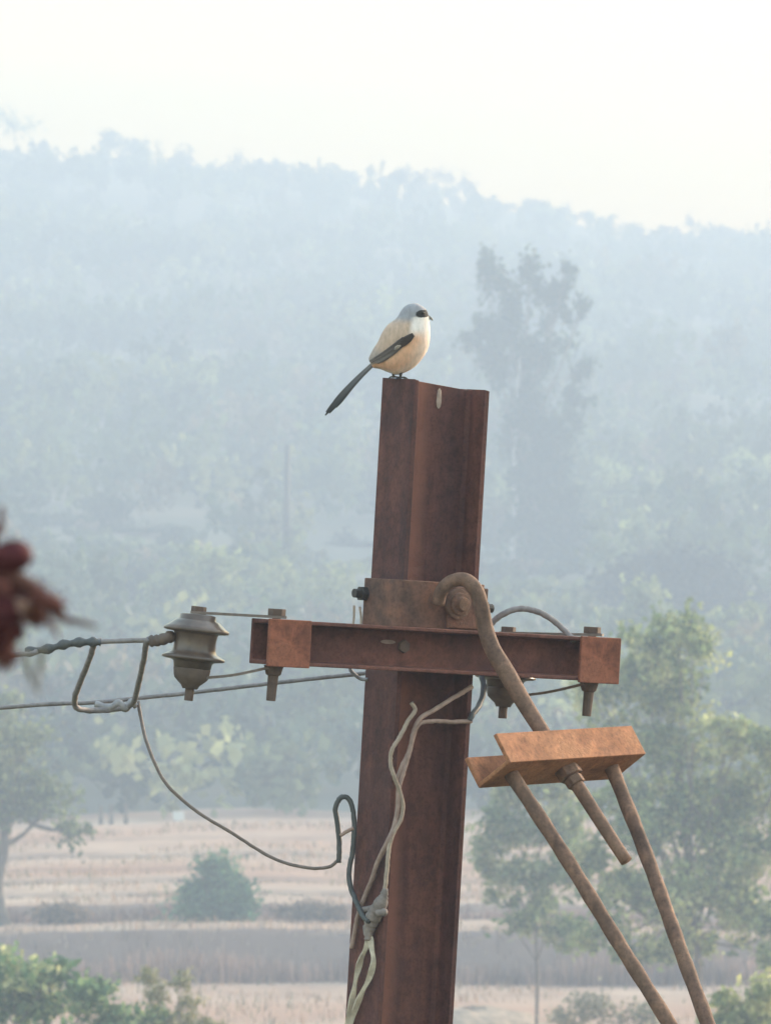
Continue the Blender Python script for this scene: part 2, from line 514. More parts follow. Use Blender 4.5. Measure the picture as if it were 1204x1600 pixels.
def tree(name, d, base_px, clumps, label, cat, leaf, n, cols, trunk_r, seed, group=None, bark=None, sub=7, tight=.34,
         lean=None, base_z=None, limbs=True, trans=None, trunk_top=None, grow=1.0):
    """clumps: (x, y, rx, ry[, dd[, rd]]) in photograph pixels at distance d; dd/rd in metres"""
    rng = np.random.default_rng(seed)
    sc = d / F_PX
    cl = []
    for c in clumps:
        x, y, rx, ry = c[:4]
        rx, ry = rx * grow, ry * grow
        dd = c[4] if len(c) > 4 else rng.uniform(-.5, .5) * rx * sc
        rd = c[5] if len(c) > 5 else rx * sc * .9
        cl.append((px(x, y, d + dd), np.array([rx * sc, rd, ry * sc])))
    bx = px(base_px, HORIZON, d)[0]
    bz = float(gz(bx, d)) if d < HILL0 else float(hz(bx, d))
    if base_z is not None: bz = base_z
    base = np.array([bx, d, bz - .12])
    root = thing(name, (bx, d, bz), label, cat, group)
    top_c = max(cl, key=lambda c: c[0][2])[0]
    cen = np.mean([c[0] for c in cl], 0)
    if trunk_top is not None: cen = px(trunk_top[0], trunk_top[1], d)
    m = MB(); limb_list = []
    fork = base + (cen - base) * .62; fork[0] = base[0] + (cen[0] - base[0]) * .4
    tp = spline([base, base + (fork - base) * .5 + np.array([(rng.uniform() - .5) * trunk_r * 2, 0, 0]), fork, cen], 5)
    m.tube(tp, np.linspace(trunk_r, trunk_r * .4, len(tp)), 8)
    if limbs:
        for c, r in cl:
            s = tp[rng.integers(len(tp) // 2, len(tp) - 1)]
            mid = (s + c) / 2 + np.array([0, 0, -.12 * np.linalg.norm(c - s)])
            lp = spline([s, mid, c], 4)
            ml = MB()
            ml.tube(lp, np.linspace(trunk_r * .42, trunk_r * .10, len(lp)), 6)
            for _ in range(3):
                e = c + rng.normal(size=3) * r * .6
                bp = spline([lp[rng.integers(3, len(lp) - 1)], (c + e) / 2 + rng.normal(size=3) * r * .12, e], 3)
                ml.tube(bp, np.linspace(trunk_r * .16, trunk_r * .04, len(bp)), 5)
            limb_list.append(ml)
    tro = m.build('trunk', bark or M_BARK, root, smooth=True, origin=base)
    for ml in limb_list: ml.build('limb', M_BARK, tro, smooth=True)
    P, K = clump_points(rng, cl, n, sub, tight)
    P[:, 2] = np.maximum(P[:, 2], bz + .05)
    Vq, Q = quads(P, rng, leaf)
    mesh_obj('crown', Vq, Q, M_LEAF, root, color=np.repeat(tints(rng, K, cols), 4, 0))
    return root

# ------------------------------------------------------------------ forest mass on the hillside (uncountable)
named_boxes = []     # (x0, x1, y0, y1, distance): nothing of the mass may stand in front of these
def build_forest():
    rng = np.random.default_rng(21)
    temps = []
    for t in range(7):
        k = 9
        cl = [(np.array([rng.normal() * .55, rng.normal() * .55, rng.uniform(.35, 1.0)]), np.array([.42, .42, .30]) * rng.uniform(.7, 1.3)) for _ in range(k)]
        P, K = clump_points(rng, cl, 300, 5, .36)
        temps.append((P, rng.uniform(.65, 1.35, K.max() + 1)[K]))
    pts = []
    y = HILL0 + 3
    while y < RIDGE_Y + 6:
        sp = 2.8 + (y - HILL0) * .0045
        half = .19 * y + 8
        x = -half + rng.uniform(0, sp)
        while x < half:
            pts.append((x + rng.normal() * sp * .3, y + rng.normal() * sp * .35))
            x += sp * rng.uniform(.75, 1.5)
        y += sp * 1.75
    VV, QQ, CC = [], [], []
    n = 0
    pal = np.array([(.040, .060, .038), (.055, .075, .045), (.075, .095, .05), (.11, .13, .06), (.10, .085, .06), (.05, .06, .055), (.16, .17, .085)])
    pw = np.array([.24, .24, .18, .10, .10, .09, .05])
    for (x, y) in pts:
        if vnoise(x / 16, y / 24, 31) < .16 and rng.uniform() < .8: continue
        z = float(hz(x, y))
        h = rng.uniform(2.6, 5.2) * (1.0 if y < 850 else .55)
        if y < 245: h *= .8
        w = h * rng.uniform(.34, .55)
        X = CX + x / y * F_PX; yt = HORIZON - (z + h - 8.5) / y * F_PX; yb = HORIZON - (z - 8.5) / y * F_PX; hw = w * 1.2 / y * F_PX
        hit = [b for b in named_boxes if y < b[4] + 1 and X + hw > b[0] and X - hw < b[1] and yt < b[3] - .35 * (b[3] - b[2]) and yb > b[2]]
        if hit:
            lim = max(b[3] - .25 * (b[3] - b[2]) for b in hit)
            h2 = (HORIZON - lim) / F_PX * y + 8.5 - z
            if h2 < .7: h2 = .7
            w *= max(.55, h2 / h); h = min(h, h2)
        T, sh = temps[rng.integers(7)]
        a = rng.uniform(0, 6.28); ca, sa = math.cos(a), math.sin(a)
        keep = rng.uniform(size=len(T)) < rng.uniform(.55, 1) * (1 if abs(x) < .085 * y else .6)
        T, s2 = T[keep], sh[keep]
        P = np.stack([(T[:, 0] * ca - T[:, 1] * sa) * w + x, (T[:, 0] * sa + T[:, 1] * ca) * w + y, T[:, 2] * h * .85 + z], 1)
        Vq, Q = quads(P, rng, .42 + .00032 * y, .2, .75)
        VV.append(Vq); QQ.append(Q + n); n += len(Vq)
        c = pal[rng.choice(len(pal), p=pw / pw.sum())] * rng.uniform(1.3, 2.6)
        CC.append(np.repeat(c[None] * (s2 * rng.uniform(.8, 1.2, len(s2)))[:, None], 4, 0))
    o = mesh_obj('forest', np.vstack(VV), np.vstack(QQ), M_LEAF, color=np.vstack(CC), origin=(0, HILL0, 0))
    tag(o, 'dense hazy forest covering the hillside', 'forest', kind='stuff')

# ------------------------------------------------------------------ trees and other things behind the pole
def box_of(clumps, d, pad=.7):
    for c in clumps:
        named_boxes.append((c[0] - c[2] * pad, c[0] + c[2] * pad, c[1] - c[3] * pad, c[1] + c[3] * pad, d))

tall_cl = [(765, 425, 22, 45), (790, 470, 30, 45), (825, 430, 24, 34), (745, 520, 30, 30), (795, 540, 45, 45), (860, 480, 34, 45),
           (885, 430, 18, 28), (912, 480, 16, 24), (850, 545, 40, 40), (770, 575, 32, 40), (905, 580, 22, 24), (815, 620, 38, 40), (895, 625, 28, 22),
           (860, 690, 42, 34), (800, 690, 28, 40), (845, 750, 42, 45), (870, 720, 30, 40), (830, 820, 44, 42), (865, 850, 36, 45), (835, 900, 45, 40), (890, 770, 18, 26), (845, 650, 44, 40), (880, 670, 30, 36), (820, 760, 34, 40), (880, 810, 34, 40), (850, 780, 44, 40), (850, 870, 48, 40), (890, 890, 30, 34), (810, 880, 28, 34)]
box_of(tall_cl, 385); named_boxes.append((780, 815, 690, 925, 385))
tree('tall_tree', 385, 797, tall_cl, 'tall slender hazy tree with pale trunk behind the rusty pole', 'tree', .34, 17500, [(.022, .050, .036), (.034, .072, .050), (.06, .11, .07)], .21, 101,
     bark=M_PBARK, sub=10, tight=.28, trunk_top=(812, 560))

cl = [(1060, 880, 55, 26), (1100, 910, 60, 40), (1010, 895, 40, 30), (1075, 950, 80, 36), (1150, 950, 50, 40), (960, 910, 36, 26)]
box_of(cl, 330)
tree('broad_tree', 330, 1080, cl, 'broad grey-blue tree crown in the haze right of the tall slender tree', 'tree', .42, 7000, [(.016, .02, .024), (.028, .034, .036), (.05, .058, .055)], .22, 102, grow=1.1)
cl = [(1000, 945, 34, 36), (1020, 985, 40, 34), (970, 975, 32, 30), (1120, 985, 30, 30), (1160, 965, 26, 26)]
box_of(cl, 290)
tree('pale_tree', 290, 1005, cl, 'pale yellow-green tree in front of the grey-blue crown at right', 'tree', .30, 2600, PALE, .16, 103)
cl = [(150, 800, 40, 24), (195, 800, 45, 32), (235, 840, 40, 34), (125, 835, 36, 26), (180, 850, 60, 34), (290, 850, 26, 20)]
box_of(cl, 400)
tree('round_tree', 400, 190, cl, 'faint rounded tree crown on the hill above the insulator', 'tree', .38, 2600, DARK, .22, 104)
cl = [(335, 880, 40, 34), (300, 915, 40, 36), (350, 930, 44, 30), (250, 930, 36, 36)]
box_of(cl, 320)
tree('light_green_tree', 320, 320, cl, 'light green tree in the haze just above the crossarm bolt', 'tree', .32, 2400, PALE, .16, 105)
cl = [(590, 860, 40, 30), (545, 855, 30, 22), (560, 900, 40, 30)]
box_of(cl, 410)
tree('dim_tree', 410, 570, cl, 'dim blue-grey tree crown half hidden by the rusty pole, left side', 'tree', .36, 1500, BLUEG, .2, 106)

# arching bamboo clump
def bamboo(d, x0, y0, label, seed):
    rng = np.random.default_rng(seed)
    b = px(x0, HORIZON, d); bz = float(hz(b[0], d))
    root = thing('bamboo_clump', (b[0], d, bz), label, 'bamboo')
    P, Kk = [], []
    for i in range(26):
        a = rng.uniform(-1.15, 1.15); h = rng.uniform(2.6, 4.6); dp = rng.uniform(-1, 1)
        out = math.sin(a) * h * .85
        c0 = np.array([b[0] + rng.normal() * .25, d + dp * .3, bz - .05])
        pts = spline([c0, c0 + [out * .25, dp * .3, h * .6], c0 + [out * .7, dp * .8, h * .95], c0 + [out * 1.15, dp * 1.2, h * .80]], 5)
        m = MB(); m.tube(pts, np.linspace(.035, .008, len(pts)), 5); m.build('culm', M_BAMB, root, smooth=True)
        k = rng.integers(6, len(pts), 60)
        P.append(pts[k] + rng.normal(size=(60, 3)) * .16); Kk.append(np.full(60, i))
    P = np.vstack(P); Kk = np.concatenate(Kk)
    Vq, Q = quads(P, rng, .36, .5, .3)
    mesh_obj('foliage', Vq, Q, M_LEAF, root, color=np.repeat(tints(rng, Kk, PALE), 4, 0))
M_BAMB = simple('pale_green_culm', (.22, .24, .12), .6)
named_boxes.append((390, 590, 862, 960, 318))
bamboo(318, 478, 1000, 'arching pale green bamboo clump left of the rusty pole', 41)

# distant line pole
b = px(446, HORIZON, 360); bz = float(hz(b[0], 360))
dp = thing('distant_pole', (b[0], 360, bz), 'thin distant line pole standing in the haze above the bamboo', 'pole')
top = px(449, 695, 360)
m = MB(); m.tube([np.array([b[0], 360, bz - .3]), top], [.20, .14], 10); m.build('shaft', M_BOLT, dp, smooth=True)
c = px(448, 826, 360)
m = MB(); m.box(c + [0, -.16, 0], (.62, 0, .02), (0, .035, 0), (0, 0, .05)); m.build('crossarm', M_BARK, dp)
for sx in (-.55, .55):
    m = MB(); m.lathe(c + [sx, -.16, .05], (0, 0, 1), [(0, .015), (.06, .02), (.08, .05), (.14, .055), (.18, .03)], 10); m.build('insulator', M_PORC, dp, smooth=True)
named_boxes.append((436, 460, 695, 880, 360))

# trees on the ridge against the sky
ridge = [((25, 200, 32, 22), (12, 180, 26, 16), 'pale sparse ridge tree at the top left corner of the hill', PALE, 260),
         ((185, 222, 34, 16), (215, 232, 22, 18), 'largest flat-topped ridge tree on the skyline, at left', DARK, 620),
         ((285, 248, 20, 13), (280, 258, 24, 12), 'small rounded ridge tree right of the largest flat-topped one', DARK, 360),
         ((372, 248, 8, 16), (362, 262, 14, 10), 'thin upright wispy ridge tree on the skyline left of centre', DRYB, 150),
         ((430, 262, 34, 11), (400, 268, 26, 9), 'low wide ridge bush left of the bird on the skyline', DARK, 380),
         ((540, 280, 26, 12), (500, 276, 26, 9), 'low domed ridge bush on the skyline directly above the bird\'s tail', DARK, 340),
         ((690, 272, 30, 16), (725, 290, 24, 16), 'airy spreading ridge tree on the skyline above the bird', DRYB, 300),
         ((828, 322, 26, 12), (800, 326, 22, 10), 'rounded ridge bush on the skyline above the tall slender tree', DARK, 320),
         ((882, 326, 14, 10), (912, 338, 16, 9), 'small ragged ridge tree right of the rounded skyline bush', DRYB, 200),
         ((1080, 350, 10, 13), (1080, 366, 8, 8), 'small upright ridge tree on the skyline at far right', DRYB, 130),
         ((1130, 368, 30, 11), (1165, 378, 22, 10), 'last low domed ridge bush on the skyline, at right edge', DARK, 320),
         ((985, 358, 26, 10), (1020, 366, 24, 9), 'low ridge bush left of the small upright skyline tree', DARK, 300)]
for i, (c1, c2, lab, cols, n) in enumerate(ridge):
    d = 893 + (i % 4) * 2
    tree('ridge_tree', d, c1[0], [c1 + (0, 1.2), c2 + (.4, 1.2)], lab, 'tree', .55, n, cols, .10, 200 + i, 'trees along the ridge', sub=5, tight=.36)

# field trees, shrubs
tree('field_tree', 173, 8, [(25, 1205, 60, 40), (-50, 1180, 80, 60), (75, 1255, 55, 34), (120, 1300, 32, 24), (10, 1270, 60, 36), (-70, 1260, 60, 50), (40, 1150, 40, 30), (-20, 1100, 50, 36)],
     'leafy tree with dark trunk at left edge of the terraced field', 'tree', .17, 6000, [(.09, .125, .06), (.16, .20, .09), (.26, .29, .14)], .19, 301, trunk_top=(6, 1240))
tree('field_bush', 172.6, 335, [(340, 1360, 34, 26), (312, 1395, 34, 26), (355, 1395, 42, 26), (300, 1425, 38, 20), (370, 1428, 24, 18), (335, 1420, 46, 24)],
     'compact rounded green bush alone in the terraced field', 'bush', .13, 7500, [(.05, .13, .065), (.08, .19, .09), (.13, .26, .11)], .05, 302, sub=9, tight=.4)
for i, (x, y, rx, ry, d, lab) in enumerate([(100, 1426, 40, 13, 173.4, 'dry purple-brown shrub on the bank beside the left tree trunk'),
                                            
                                            (480, 1425, 56, 13, 173.4, 'dry brown shrub on the bank just left of the rusty pole')]):
    tree('dry_shrub', d, x, [(x, y, rx, ry), (x + rx * .5, y + 4, rx * .6, ry * .7)], lab, 'shrub', .12, 1500, DRYB, .03, 310 + i, 'dry shrubs on the bank', sub=8, tight=.4)

# right-hand trees, nearer
tree('roadside_tree', 130, 1092,
     [(1005, 1010, 42, 36), (1060, 975, 30, 30), (1080, 1020, 44, 34), (1040, 1050, 50, 36), (1000, 1070, 50, 40), (930, 1090, 44, 36), (1050, 1110, 46, 26), (980, 1140, 46, 30),
      (1060, 1165, 60, 34), (1140, 1150, 60, 30), (1175, 1240, 46, 52), (1060, 1250, 66, 50), (1010, 1300, 60, 40), (1110, 1320, 60, 44), (1175, 1330, 46, 40),
      (960, 1390, 52, 34), (1040, 1400, 66, 40), (1120, 1390, 60, 38), (930, 1460, 44, 30), (1000, 1480, 50, 28), (1240, 1180, 60, 60), (1260, 1300, 60, 60), (1160, 1420, 50, 40), (1190, 1470, 40, 34), (1075, 1470, 44, 30), (960, 1250, 44, 36), (910, 1340, 40, 34), (1130, 1230, 44, 36)],
     'large loose green tree behind the stay rods at right', 'tree', .14, 24000, [(.10, .155, .055), (.29, .36, .13), (.52, .53, .25)], .08, 401, sub=12, tight=.27, grow=1.2, trunk_top=(1060, 1200))
tree('sapling_tree', 138, 835,
     [(800, 1225, 42, 34), (850, 1215, 44, 30), (780, 1290, 40, 36), (840, 1300, 44, 34), (890, 1300, 30, 40), (870, 1370, 50, 36), (800, 1380, 36, 34), (840, 1430, 46, 30), (890, 1460, 36, 26), (765, 1340, 26, 26)],
     'slim sparse tree with thin trunk right beside the rusty pole', 'tree', .14, 8500, [(.12, .18, .06), (.25, .31, .14), (.48, .48, .28)], .04, 402, sub=12, tight=.26, grow=1.25, trunk_top=(840, 1330))
tree('leafy_bush', 92, 40,
     [(20, 1520, 70, 40), (80, 1530, 60, 36), (140, 1560, 60, 40), (40, 1590, 90, 50), (180, 1610, 70, 40), (-60, 1530, 80, 60), (240, 1590, 40, 26), (100, 1660, 140, 60), (-40, 1680, 140, 70)],
     'bright green leafy treetop filling the bottom left corner', 'tree', .12, 9500, [(.11, .20, .09), (.27, .37, .16), (.55, .54, .28)], .06, 403, sub=12, tight=.30, grow=.92, trunk_top=(40, 1640))
tree('dry_sprigs', 92, 262, [(250, 1550, 30, 20), (285, 1540, 20, 26), (230, 1525, 22, 18), (300, 1580, 30, 22), (270, 1600, 50, 28), (330, 1600, 30, 16)],
     'sparse yellowish sprigs just right of the bottom left treetop', 'shrub', .06, 2200, [(.22, .24, .10), (.32, .30, .16), (.40, .34, .22)], .016, 404, sub=9, tight=.3)
tree('corner_bush', 92, 1180, [(1150, 1570, 40, 26), (1190, 1560, 40, 34), (1170, 1610, 60, 36), (1230, 1590, 50, 50), (1110, 1600, 30, 18), (1180, 1680, 80, 50)],
     'yellow-green bush top in the bottom right corner', 'bush', .10, 6500, [(.22, .26, .09), (.40, .42, .16), (.58, .54, .24)], .05, 405, sub=10, tight=.3)
tree('scrub_bush', 128, 940, [(935, 1575, 44, 26), (1000, 1585, 40, 24), (890, 1590, 34, 20)],
     'low scrubby bush at bottom, between slim trunk and stay rods', 'bush', .10, 1300, [(.20, .20, .12), (.34, .31, .20), (.48, .42, .31)], .03, 406, sub=9, tight=.36)

build_forest()

# straw heap on the lower field, right of the pole
def heap():
    d = 150
    c = px(735, HORIZON, d); z0 = float(gz(c[0], d))
    n, k = 26, 9
    V, F = [], []
    rng = np.random.default_rng(5)
    for i in range(k + 1):
        t = i / k
        for j in range(n):
            a = 6.283 * j / n
            r = (1 - t) ** .75 * (1.5 + .22 * math.sin(3 * a + 1) + .14 * math.sin(5 * a) + .07 * rng.normal())
            V.append((c[0] + r * math.cos(a), d + r * math.sin(a), z0 - .08 + .45 * math.sin(t * 1.57) * (1 + .12 * math.sin(2 * a)) + .025 * rng.normal()))
    for i in range(k):
        for j in range(n):
            j2 = (j + 1) % n
            F.append((i * n + j, i * n + j2, (i + 1) * n + j2, (i + 1) * n + j))
    F.append(tuple(k * n + j for j in range(n)))
    o = mesh_obj('soil_heap', V, F, simple('grey_brown_heap', (.40, .29, .21), .95, var=.4, scale=5, bmp=.6, bdist=.08), smooth=True)
    tag(o, 'low brownish soil heap on the lower field just right of the rusty pole', 'heap')
heap()

# dry grass standing along the banks (uncountable)
def bank_grass():
    rng = np.random.default_rng(77)
    P, H, C = [], [], []
    for y0, n, hmin, hmax, spread, col in ((167.4, 10000, .25, .9, .7, (.34, .22, .18)), (168.9, 2500, .12, .35, .8, (.36, .27, .22)), (174.3, 7000, .16, .42, .5, (.30, .19, .16)),
                                           (178.8, 1800, .06, .16, .2, (.22, .18, .14)), (184.2, 1800, .06, .16, .2, (.22, .18, .14)), (196.6, 1800, .06, .18, .2, (.20, .16, .13))):
        n = int(n * 2); x = rng.uniform(-44, 44, n)
        y = y0 + (vnoise(x / 9, x * 0, 3) - .5) * 2.6 + (vnoise(x / 2.2, x * 0, 4) - .5) * .8 + rng.normal(size=n) * spread * .5
        P.append(np.stack([x, y, gz(x, y) - .03], 1)); H.append(rng.uniform(hmin, hmax, n) * (.55 + .8 * vnoise(x / 1.7, y * 0, 9)))
        C.append(np.array(col)[None] * (rng.uniform(.5, 1.4, n) * (.55 + .9 * vnoise(x / .9, y / 3, 19)))[:, None])
    # stubble and weeds over the fields
    n = 62000
    x = rng.uniform(-42, 42, n); y = 140 + 80 * rng.uniform(0, 1, n)
    k = vnoise(x / 2.5, y / 5, 51) > .42
    x, y = x[k], y[k]; n = len(x)
    P.append(np.stack([x, y, gz(x, y) - .02], 1)); H.append(rng.uniform(.05, .22, n))
    C.append(np.where(rng.uniform(size=n)[:, None] < .2, np.array([[.16, .16, .08]]), np.array([[.42, .28, .20]])) * rng.uniform(.6, 1.3, n)[:, None])
    P = np.vstack(P); H = np.concatenate(H); C = np.vstack(C); n = len(P)
    a = rng.uniform(0, 6.28, n); s = np.stack([np.cos(a), np.sin(a), 0 * a], 1) * .022
    tip = P + np.stack([rng.normal(size=n) * .14 * H, rng.normal(size=n) * .14 * H, H], 1)
    V = np.stack([P - s, P + s, tip + s * .25, tip - s * .25], 1).reshape(-1, 3)
    o = mesh_obj('dry_grass', V, np.arange(4 * n).reshape(-1, 4), M_LEAF, color=np.repeat(C, 4, 0), origin=(0, 168, 0))
    tag(o, 'dry grey-brown grass along the terrace banks', 'grass', kind='stuff')
bank_grass()

# small white board and pale posts at the forest foot
b = px(279, HORIZON, 222); z0 = float(gz(b[0], 222))
wb = thing('white_board', (b[0], 222, z0), 'small white board at the foot of the far forest', 'board')
c = px(279, 1275, 222)
m = MB(); m.box(c, (.17, 0, 0), (0, .015, 0), (0, 0, .14)); m.build('panel', M_WHITE, wb)
m = MB(); m.tube([(b[0], 222.03, z0 - .2), c + [0, .03, -.1]], .03, 8); m.build('post', M_CONC, wb)
for i, (x, w) in enumerate(((158, 'leftmost'), (174, 'second from left'), (197, 'rightmost'))):
    b = px(x, HORIZON, 221.5); z0 = float(gz(b[0], 221.5))
    m = MB(); m.tube([(b[0], 221.5, z0 - .2), (b[0], 221.5, z0 + .5), (b[0] + .02, 221.5, z0 + .62)], [.07, .065, .05], 8)
    o = m.build('field_post', M_BARK, smooth=True)
    tag(o, w + ' of three stub posts along the forest foot', 'post', 'posts at the forest foot')

# ------------------------------------------------------------------ the rusty joist pole
TH, LEAN = math.radians(36), math.radians(3.32)
Ry = np.array([[math.cos(LEAN), 0, math.sin(LEAN)], [0, 1, 0], [-math.sin(LEAN), 0, math.cos(LEAN)]])
U = Ry @ np.array([math.cos(TH), math.sin(TH), 0]); Vv = Ry @ np.array([-math.sin(TH), math.cos(TH), 0]); W = Ry @ np.array([0, 0, 1.0])
O = px(657, 1015, POLE_D)
def L(u, v, w): return O + u * U + v * Vv + w * W

D2, B2, TF, TW = .076, .0445, .009, .007
ZTOP = (1015 - 600) / 960.0
ZBOT = -(O[2]) / W[2] - .6
sect = [(-D2, -B2), (-D2 + TF, -B2), (-D2 + TF + .002, -TW / 2 - .006), (-D2 + TF + .008, -TW / 2), (D2 - TF - .008, -TW / 2), (D2 - TF - .002, -TW / 2 - .006), (D2 - TF, -B2), (D2, -B2),
        (D2, B2), (D2 - TF, B2), (D2 - TF - .002, TW / 2 + .006), (D2 - TF - .008, TW / 2), (-D2 + TF + .008, TW / 2), (-D2 + TF + .002, TW / 2 + .006), (-D2 + TF, B2), (-D2, B2)]
pole_base = L(0, 0, ZBOT + .6)
pole = thing('utility_pole', pole_base, 'leaning rusty steel joist pole with crossarm where the bird perches', 'pole')
nz = 60
V, F = [], []
k = len(sect)
for i in range(nz + 1):
    t = i / nz
    for (u, v) in sect:
        zt = ZTOP - .055 * u + .002 * math.sin(u * 90 + v * 60)
        V.append(L(u, v, ZBOT + (zt - ZBOT) * t))
for i in range(nz):
    for j in range(k):
        j2 = (j + 1) % k
        F.append((i * k + j, i * k + j2, (i + 1) * k + j2, (i + 1) * k + j))
# caps: flange, web, flange
for base, flip in ((0, True), (nz * k, False)):
    for f in ((0, 1, 2, 13, 14, 15), (2, 3, 12, 13), (3, 4, 11, 12), (4, 5, 10, 11), (5, 6, 7, 8, 9, 10)):
        f = [base + q for q in f]
        F.append(f[::-1] if flip else f)
mb = MB(); mb.add(V, F)
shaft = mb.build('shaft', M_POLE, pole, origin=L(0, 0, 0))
bevel(shaft, .0012, 1)

# dropping streak on the web near the top
m = MB()
pc = L(0.004, -TW / 2 - .0012, ZTOP - .022)
prof = [(-.017, .001), (-.014, .004), (-.006, .0055), (.004, .005), (.012, .004), (.016, .001)]
n = 12; Vd = []
for h, r in prof:
    for q in range(n):
        a = 6.283 * q / n
        Vd.append(pc + h * W + r * math.cos(a) * U + r * .25 * math.sin(a) * Vv)
Fd = [(i * n + q, i * n + (q + 1) % n, (i + 1) * n + (q + 1) % n, (i + 1) * n + q) for i in range(len(prof) - 1) for q in range(n)]
m.add(Vd, Fd); m.build('dropping', M_DROP, shaft, smooth=True)

# crossarm: channel open to the front
UL, UR = -.371, .337
VB, VF, H2 = -.0462, -.0905, .036
def arm_c(u): return 0.0
ch = [(VB, -H2), (VF, -H2), (VF, -H2 + .006), (VB - .006, -H2 + .008), (VB - .006, H2 - .008), (VF, H2 - .006), (VF, H2), (VB, H2)]
m = MB()
nseg = 14
Vc, Fc = [], []
for i in range(nseg + 1):
    u = UL + (UR - UL) * i / nseg
    for (v, w) in ch: Vc.append(L(u, v, w))
kc = len(ch)
for i in range(nseg):
    for j in range(kc):
        j2 = (j + 1) % kc
        Fc.append((i * kc + j, i * kc + j2, (i + 1) * kc + j2, (i + 1) * kc + j))
for base, flip in ((0, True), (nseg * kc, False)):
    for f in ((0, 1, 2, 3), (0, 3, 4, 7), (4, 5, 6, 7)):
        f = [base + q for q in f]; Fc.append(f[::-1] if flip else f)
m.add(Vc, Fc)
arm = m.build('crossarm', M_ARM, pole, origin=L(0, VB, 0)); bevel(arm, .0015, 2)
for (u0, u1, lab) in ((UL + .001, UL + .083, 'orange square end plate at the left'), (UR - .083, UR - .001, 'brown square end plate at the right')):
    m = MB(); m.box(L((u0 + u1) / 2, VF - .0035, -.001), U * (u1 - u0) / 2, Vv * .003, W * (H2 + .002))
    o = m.build('end_plate', M_PLATE, arm, bev=.0015); o['label'] = lab

BOLT_V = -.070
def hexprof(c, axis, r, h, mb):
    axis = axis / np.linalg.norm(axis)
    up = U if abs(axis @ U) < .8 else W
    A = np.cross(axis, up); A /= np.linalg.norm(A); B = np.cross(axis, A)
    poly = [c + r * (math.cos(q * math.pi / 3) * A + math.sin(q * math.pi / 3) * B) for q in range(6)]
    mb.extrude(poly, axis * h)

for u in (UL + .032, UR - .042):
    m = MB()
    hexprof(L(u, BOLT_V, H2 + .006), W, .0145, .011, m)
    m.tube([L(u, BOLT_V, -H2 - .001), L(u, BOLT_V, -H2 - .016), L(u, BOLT_V, -H2 - .018), L(u - .002, BOLT_V, -H2 - .058)], [.016, .012, .0085, .0075], 12)
    m.tube([L(u, BOLT_V, -H2 + .01), L(u, BOLT_V, H2 + .008)], .007, 10)
    m.build('pin_bolt', M_PIN, arm, bev=.001)
# a slot and a bolt head in the channel web, left of the pole
m = MB(); hexprof(L(-.075, VB - .006, .004), -Vv, .011, .007, m); m.build('bolt_head', M_PIN, arm, bev=.001)
M_SMEAR = simple('pale_scrape', (.27, .19, .165), .9)
m = MB()
for q, (du, dw, ru, rw) in enumerate(((0, 0, .015, .0034), (.010, .002, .009, .0026), (-.012, -.0015, .008, .0022))):
    cc = L(-.105 + du, VB - .0062 - .0003 * q, .010 + dw)
    m.extrude([cc + U * ru * math.cos(a) + W * rw * math.sin(a) for a in np.linspace(0, 2 * math.pi, 14, endpoint=False)], -Vv * .0009)
    break
m.build('scrape', M_SMEAR, arm)

# clamp band round the joist
CW, CH = .0735, .038
def rrect(a, b, r, n=5):
    P = []
    for (sx, sy, q0) in ((1, 1, 0), (-1, 1, 90), (-1, -1, 180), (1, -1, 270)):
        for i in range(n + 1):
            q = math.radians(q0 + 90 * i / n)
            P.append((sx * (a - r) + r * math.cos(q), sy * (b - r) + r * math.sin(q)))
    return P
outer, inner = rrect(.086, .0555, .012), rrect(.0775, .0462, .004)
no = len(outer); Vb, Fb = [], []
for w in (CW - CH, CW + CH):
    for (u, v) in outer: Vb.append(L(u, v, w))
    for (u, v) in inner: Vb.append(L(u, v, w))
for j in range(no):
    j2 = (j + 1) % no
    Fb += [(j, j2, 2 * no + j2, 2 * no + j), (no + j2, no + j, 3 * no + j, 3 * no + j2), (j2, j, no + j, no + j2), (2 * no + j, 2 * no + j2, 3 * no + j2, 3 * no + j)]
m = MB(); m.add(Vb, Fb)
band = m.build('clamp_band', M_CLAMP, pole, bev=.0015)
m = MB(); hexprof(L(-.084, .044, CW + .012), -U, .0125, .012, m); m.tube([L(-.08, .044, CW + .012), L(-.108, .044, CW + .012)], .0075, 10); m.build('clamp_bolt', M_BOLT, band)
m = MB(); hexprof(L(.084, -.044, CW), U, .0115, .011, m); m.tube([L(.08, -.044, CW), L(.106, -.044, CW)], .0075, 10); m.build('clamp_bolt', M_BOLT, band)
m = MB(); m.box(L(.045, -.0585, CW - .002), U * .040, Vv * .0028, W * .034); m.build('eye_plate', M_CLAMP, band, bev=.002)
m = MB(); m.lathe(L(.022, -.0612, CW + .004), -Vv, [(0, .025), (.006, .025), (.0065, .018), (.012, .018), (.0125, .012), (.022, .011)], 24); m.build('eye_boss', M_ROD, band, bev=.001)

